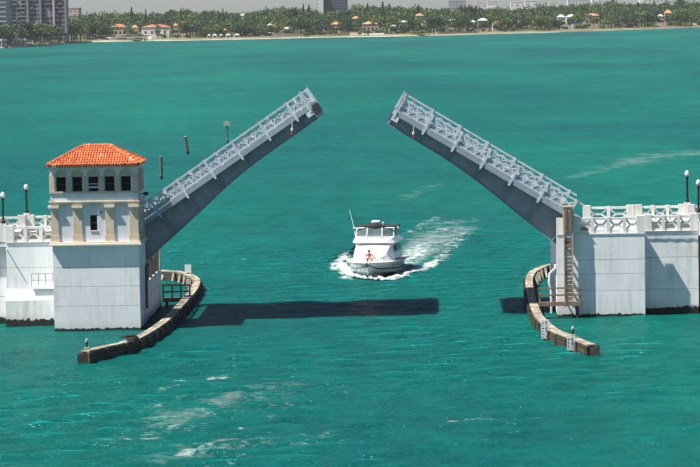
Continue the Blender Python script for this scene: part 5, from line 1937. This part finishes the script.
# single trees that stand out
for (k, px, bk, yt, wp, mt, lab) in (
        ('spire', 132.2, 120, 7.5, 5.0, 'leaf_dark', 'tall dark pointed casuarina above the dock houses'),
        ('spire', 146.3, 130, 9.0, 4.2, 'leaf_dark', 'second tall casuarina right of the tallest dark one'),
        ('spire', 181.5, 140, 8.8, 4.0, 'leaf_bluish', 'slim casuarina above the small pink house'),
        ('spire', 223.5, 180, 8.8, 3.6, 'leaf_bluish', 'slim casuarina on the skyline behind the cabanas'),
        ('spire', 304.0, 160, 3.8, 4.6, 'leaf_dark', 'dark casuarina on the skyline left of the white slab'),
        ('spire', 309.5, 165, 4.2, 4.0, 'leaf_dark', 'dark casuarina nearest the white slab tower'),
        ('spire', 383.3, 150, 1.5, 6.0, 'leaf_dark', 'dark crooked casuarina highest on the central skyline'),
        ('spire', 368.0, 190, 3.5, 4.4, 'leaf_bluish', 'pointed casuarina left of the highest central one'),
        ('spire', 419.0, 180, 4.2, 4.5, 'leaf_bluish', 'casuarina above the tall tan house'),
        ('broad', 294.0, 150, 4.6, 15, 'leaf_bluish', 'tall rounded tree highest left of the white slab'),
        ('broad', 469.0, 150, 5.0, 13, 'leaf_dark', 'dark rounded tree right of the mauve tower block'),
        ('broad', 75.5, 75, 23.0, 8, 'leaf_flame', 'orange flowering tree right of the gridded apartment block'),
        ('broad', 84.0, 80, 22.5, 9, 'leaf_flame', 'orange flowering tree beside the first, farther right'),
        ('broad', 461.0, 110, 14.0, 10, 'leaf_flame', 'yellow flowering tree below the mauve tower block'),
        ('bush', 364.5, 7, 29.5, 13, 'leaf_bright', 'round green bush at the water below the wide orange roof'),
        ('bush', 415.5, 7, 30.6, 18, 'leaf_bright', 'long bright green bush at the water at centre'),
        ('bush', 424.5, 9, 31.5, 12, 'leaf_bright', 'small bright green bush joining the long one'),
        ('bush', 306.5, 8, 31.0, 10, 'leaf_bright', 'green bush at the water below the stepped villa'),
        ('bush', 325.0, 8, 30.0, 15, 'leaf_mixed', 'dark green bush at the water right of the stepped villa'),
        ('bush', 504.5, 12, 28.8, 6.5, 'leaf_dark', 'small dark bush on the bank under the red roofed houses'),
        ('broad', 58.0, 26, 26.5, 11, 'leaf_mixed', 'green tree at the right foot of the gridded apartment block'),
        ('broad', 66.5, 24, 25.5, 12, 'leaf_bright', 'bright green tree below the right corner of the gridded block'),
        ('broad', 73.5, 22, 28.0, 10, 'leaf_mixed', 'green tree below the first orange flowering tree'),
        ('broad', 594.0, 50, 15.5, 13, 'leaf_mixed', 'shore tree in front of the long orange roofed house'),
        ('broad', 570.0, 52, 18.0, 11, 'leaf_dark', 'dark shore tree below the right large white roof'),
        ('broad', 484.0, 46, 21.0, 10, 'leaf_dark', 'dark shore tree below the big white hip roof'),
        ('broad', 158.0, 40, 29.5, 9, 'leaf_mixed', 'low tree in front of the arcade house'),
        ('broad', 559.0, 45, 19.0, 11, 'leaf_mixed', 'shore tree below the left large white roof'),
        ('broad', 541.0, 30, 22.0, 9, 'leaf_mixed', 'spreading tree with pale stems on the grass bank')):
    tree(k, px, bk, yt, M and mt, lab, 'trees that stand out on the far shore', wp)

# front rank of trees along the shore
rf = random.Random(11)
ORD = {}
WORDS = 'first second third fourth fifth sixth seventh eighth ninth tenth eleventh twelfth thirteenth fourteenth fifteenth sixteenth seventeenth eighteenth nineteenth twentieth'.split()
WORDS += ['twenty-' + q for q in WORDS[:9]] + ['thirtieth'] + ['thirty-' + q for q in WORDS[:9]]
x = -12.0
CLR = [(a, b, bk) for (a, b, _, _, _, bk, *_r) in HOUSES]
cnt = 0
while x < 712:
    x += rf.uniform(2.0, 4.2)
    bk = rf.uniform(22, 62) if x > 100 else rf.uniform(14, 50)
    inhouse = any(a - 1.5 < x < b + 1.5 and h > bk - 2 for a, b, h in CLR)
    kind = rf.choices(['broad', 'palm', 'bush', 'broad'], [3, 1.7, 1.2, 3])[0]
    if inhouse:
        kind = rf.choice(['bush', 'bush', 'palm', 'bush'])
        if rf.random() < 0.35:
            continue
    yb = shore_y(x)
    hh = {'broad': rf.uniform(8, 14.5) if x > 110 else rf.uniform(10.5, 15), 'palm': rf.uniform(8, 12), 'bush': rf.uniform(3.5, 5.5) if not inhouse else rf.uniform(2.2, 4.0)}[kind]
    yt = yb - (hh + 2) * F / at_shore(x, bk).y - 0.012 * bk
    if inhouse and kind == 'broad':
        yt += 4.2
    mt = rf.choices(['leaf_mixed', 'leaf_dark', 'leaf_bluish', 'leaf_bright'], [4, 4, 2, 1.2])[0]
    ORD[kind, seg(x)] = ORD.get((kind, seg(x)), -1) + 1
    word = WORDS[ORD[kind, seg(x)]]
    tree(kind, x, bk, yt, mt, {'broad': 'rounded shore tree ', 'palm': 'small palm ', 'bush': 'low bush '}[kind] + seg(x) + ', ' + word + ' from the left', {'broad': 'rounded trees ', 'palm': 'palms ', 'bush': 'bushes '}[kind] + seg(x))
    cnt += 1

# the woods behind, one mass
chunks = []
rw = np.random.default_rng(23)
bases = [leaf_cloud(560, broad_pts(12, 9, 2.2), 0.45, 600 + i) for i in range(6)] + [leaf_cloud(220, spire_pts(5.0, 13, 2.5), 0.75, 650 + i) for i in range(2)]
for k in range(1350):
    px = rw.uniform(-25, 725)
    dpt = rw.uniform(0, 1)
    bk = 48 + 560 * dpt ** 1.35
    if px < 72 and 55 < bk < 140:
        continue
    if any(a - 1 < px < b + 1 and bk < h + 18 and bk > h - 32 for a, b, h in CLR):
        continue
    c = at_shore(px, bk)
    hs_ = ony(px, sky_y(px), c.y).z - GZ
    full = max(hs_, 8) * rw.uniform(0.80, 1.12)
    # nearer rows stay lower so that the mass climbs towards the skyline
    h_ = 9.5 + (full - 9.5) * min(1.0, 0.22 + dpt * 1.5) * rw.uniform(0.72, 1.12)
    if any(a - 1 < px < b + 1 and bk < h for a, b, h in CLR):
        h_ = min(h_, 6.0)
    j = int(rw.integers(0, 6)) if rw.random() < 0.93 else int(rw.integers(6, 8))
    v = bases[j]
    nat = (12.0, 11.0) if j < 6 else (5.0, 15.5)
    kz = h_ / nat[1]
    kx = rw.uniform(1.1, 2.0) if j < 6 else rw.uniform(0.9, 1.4)
    a = rw.uniform(0, 6.28)
    ca, sa = math.cos(a), math.sin(a)
    chunks.append(np.stack([(v[:, 0] * ca - v[:, 1] * sa) * kx + c.x, (v[:, 0] * sa + v[:, 1] * ca) * kx + c.y, v[:, 2] * kz + GZ], axis=1))
V4 = np.concatenate(chunks)
me = bpy.data.meshes.new('shore_woods')
nq = len(V4) // 4
me.vertices.add(len(V4))
me.vertices.foreach_set('co', V4.astype(np.float32).ravel())
me.loops.add(nq * 4)
me.loops.foreach_set('vertex_index', np.arange(nq * 4, dtype=np.int32))
me.polygons.add(nq)
me.polygons.foreach_set('loop_start', np.arange(0, nq * 4, 4, dtype=np.int32))
me.update(calc_edges=True)
me.materials.append(M['leaf_mixed'])
me.materials.append(M['leaf_dark'])
me.materials.append(M['leaf_bluish'])
me.materials.append(M['leaf_bright'])
mi = np.concatenate([np.full(len(c_) // 4, rw.choice([0, 0, 0, 1, 1, 2, 3])) for c_ in chunks]).astype(np.int32)
me.polygons.foreach_set('material_index', mi)
woods = link(bpy.data.objects.new('shore_woods', me))
tag(woods, 'dense green woods massed behind the shore houses', 'woods', kind='stuff')

# ------------------------------------------------------------------ haze
hz = bpy.data.materials.new('haze')
hz.use_nodes = True
t = hz.node_tree
t.nodes.remove(t.nodes['Principled BSDF'])
pv = t.nodes.new('ShaderNodeVolumePrincipled')
pv.inputs['Color'].default_value = (0.90, 0.93, 0.97, 1)
pv.inputs['Density'].default_value = 0.000045
pv.inputs['Anisotropy'].default_value = 0.3
t.links.new(pv.outputs[0], t.nodes['Material Output'].inputs['Volume'])
M['haze'] = hz
E2 = ext + 150
tag(MB().box(-E2, E2, -1600, E2, -1.6, 78).build('haze', 'haze'), 'thin pale sea haze over the bay', None, kind='stuff')
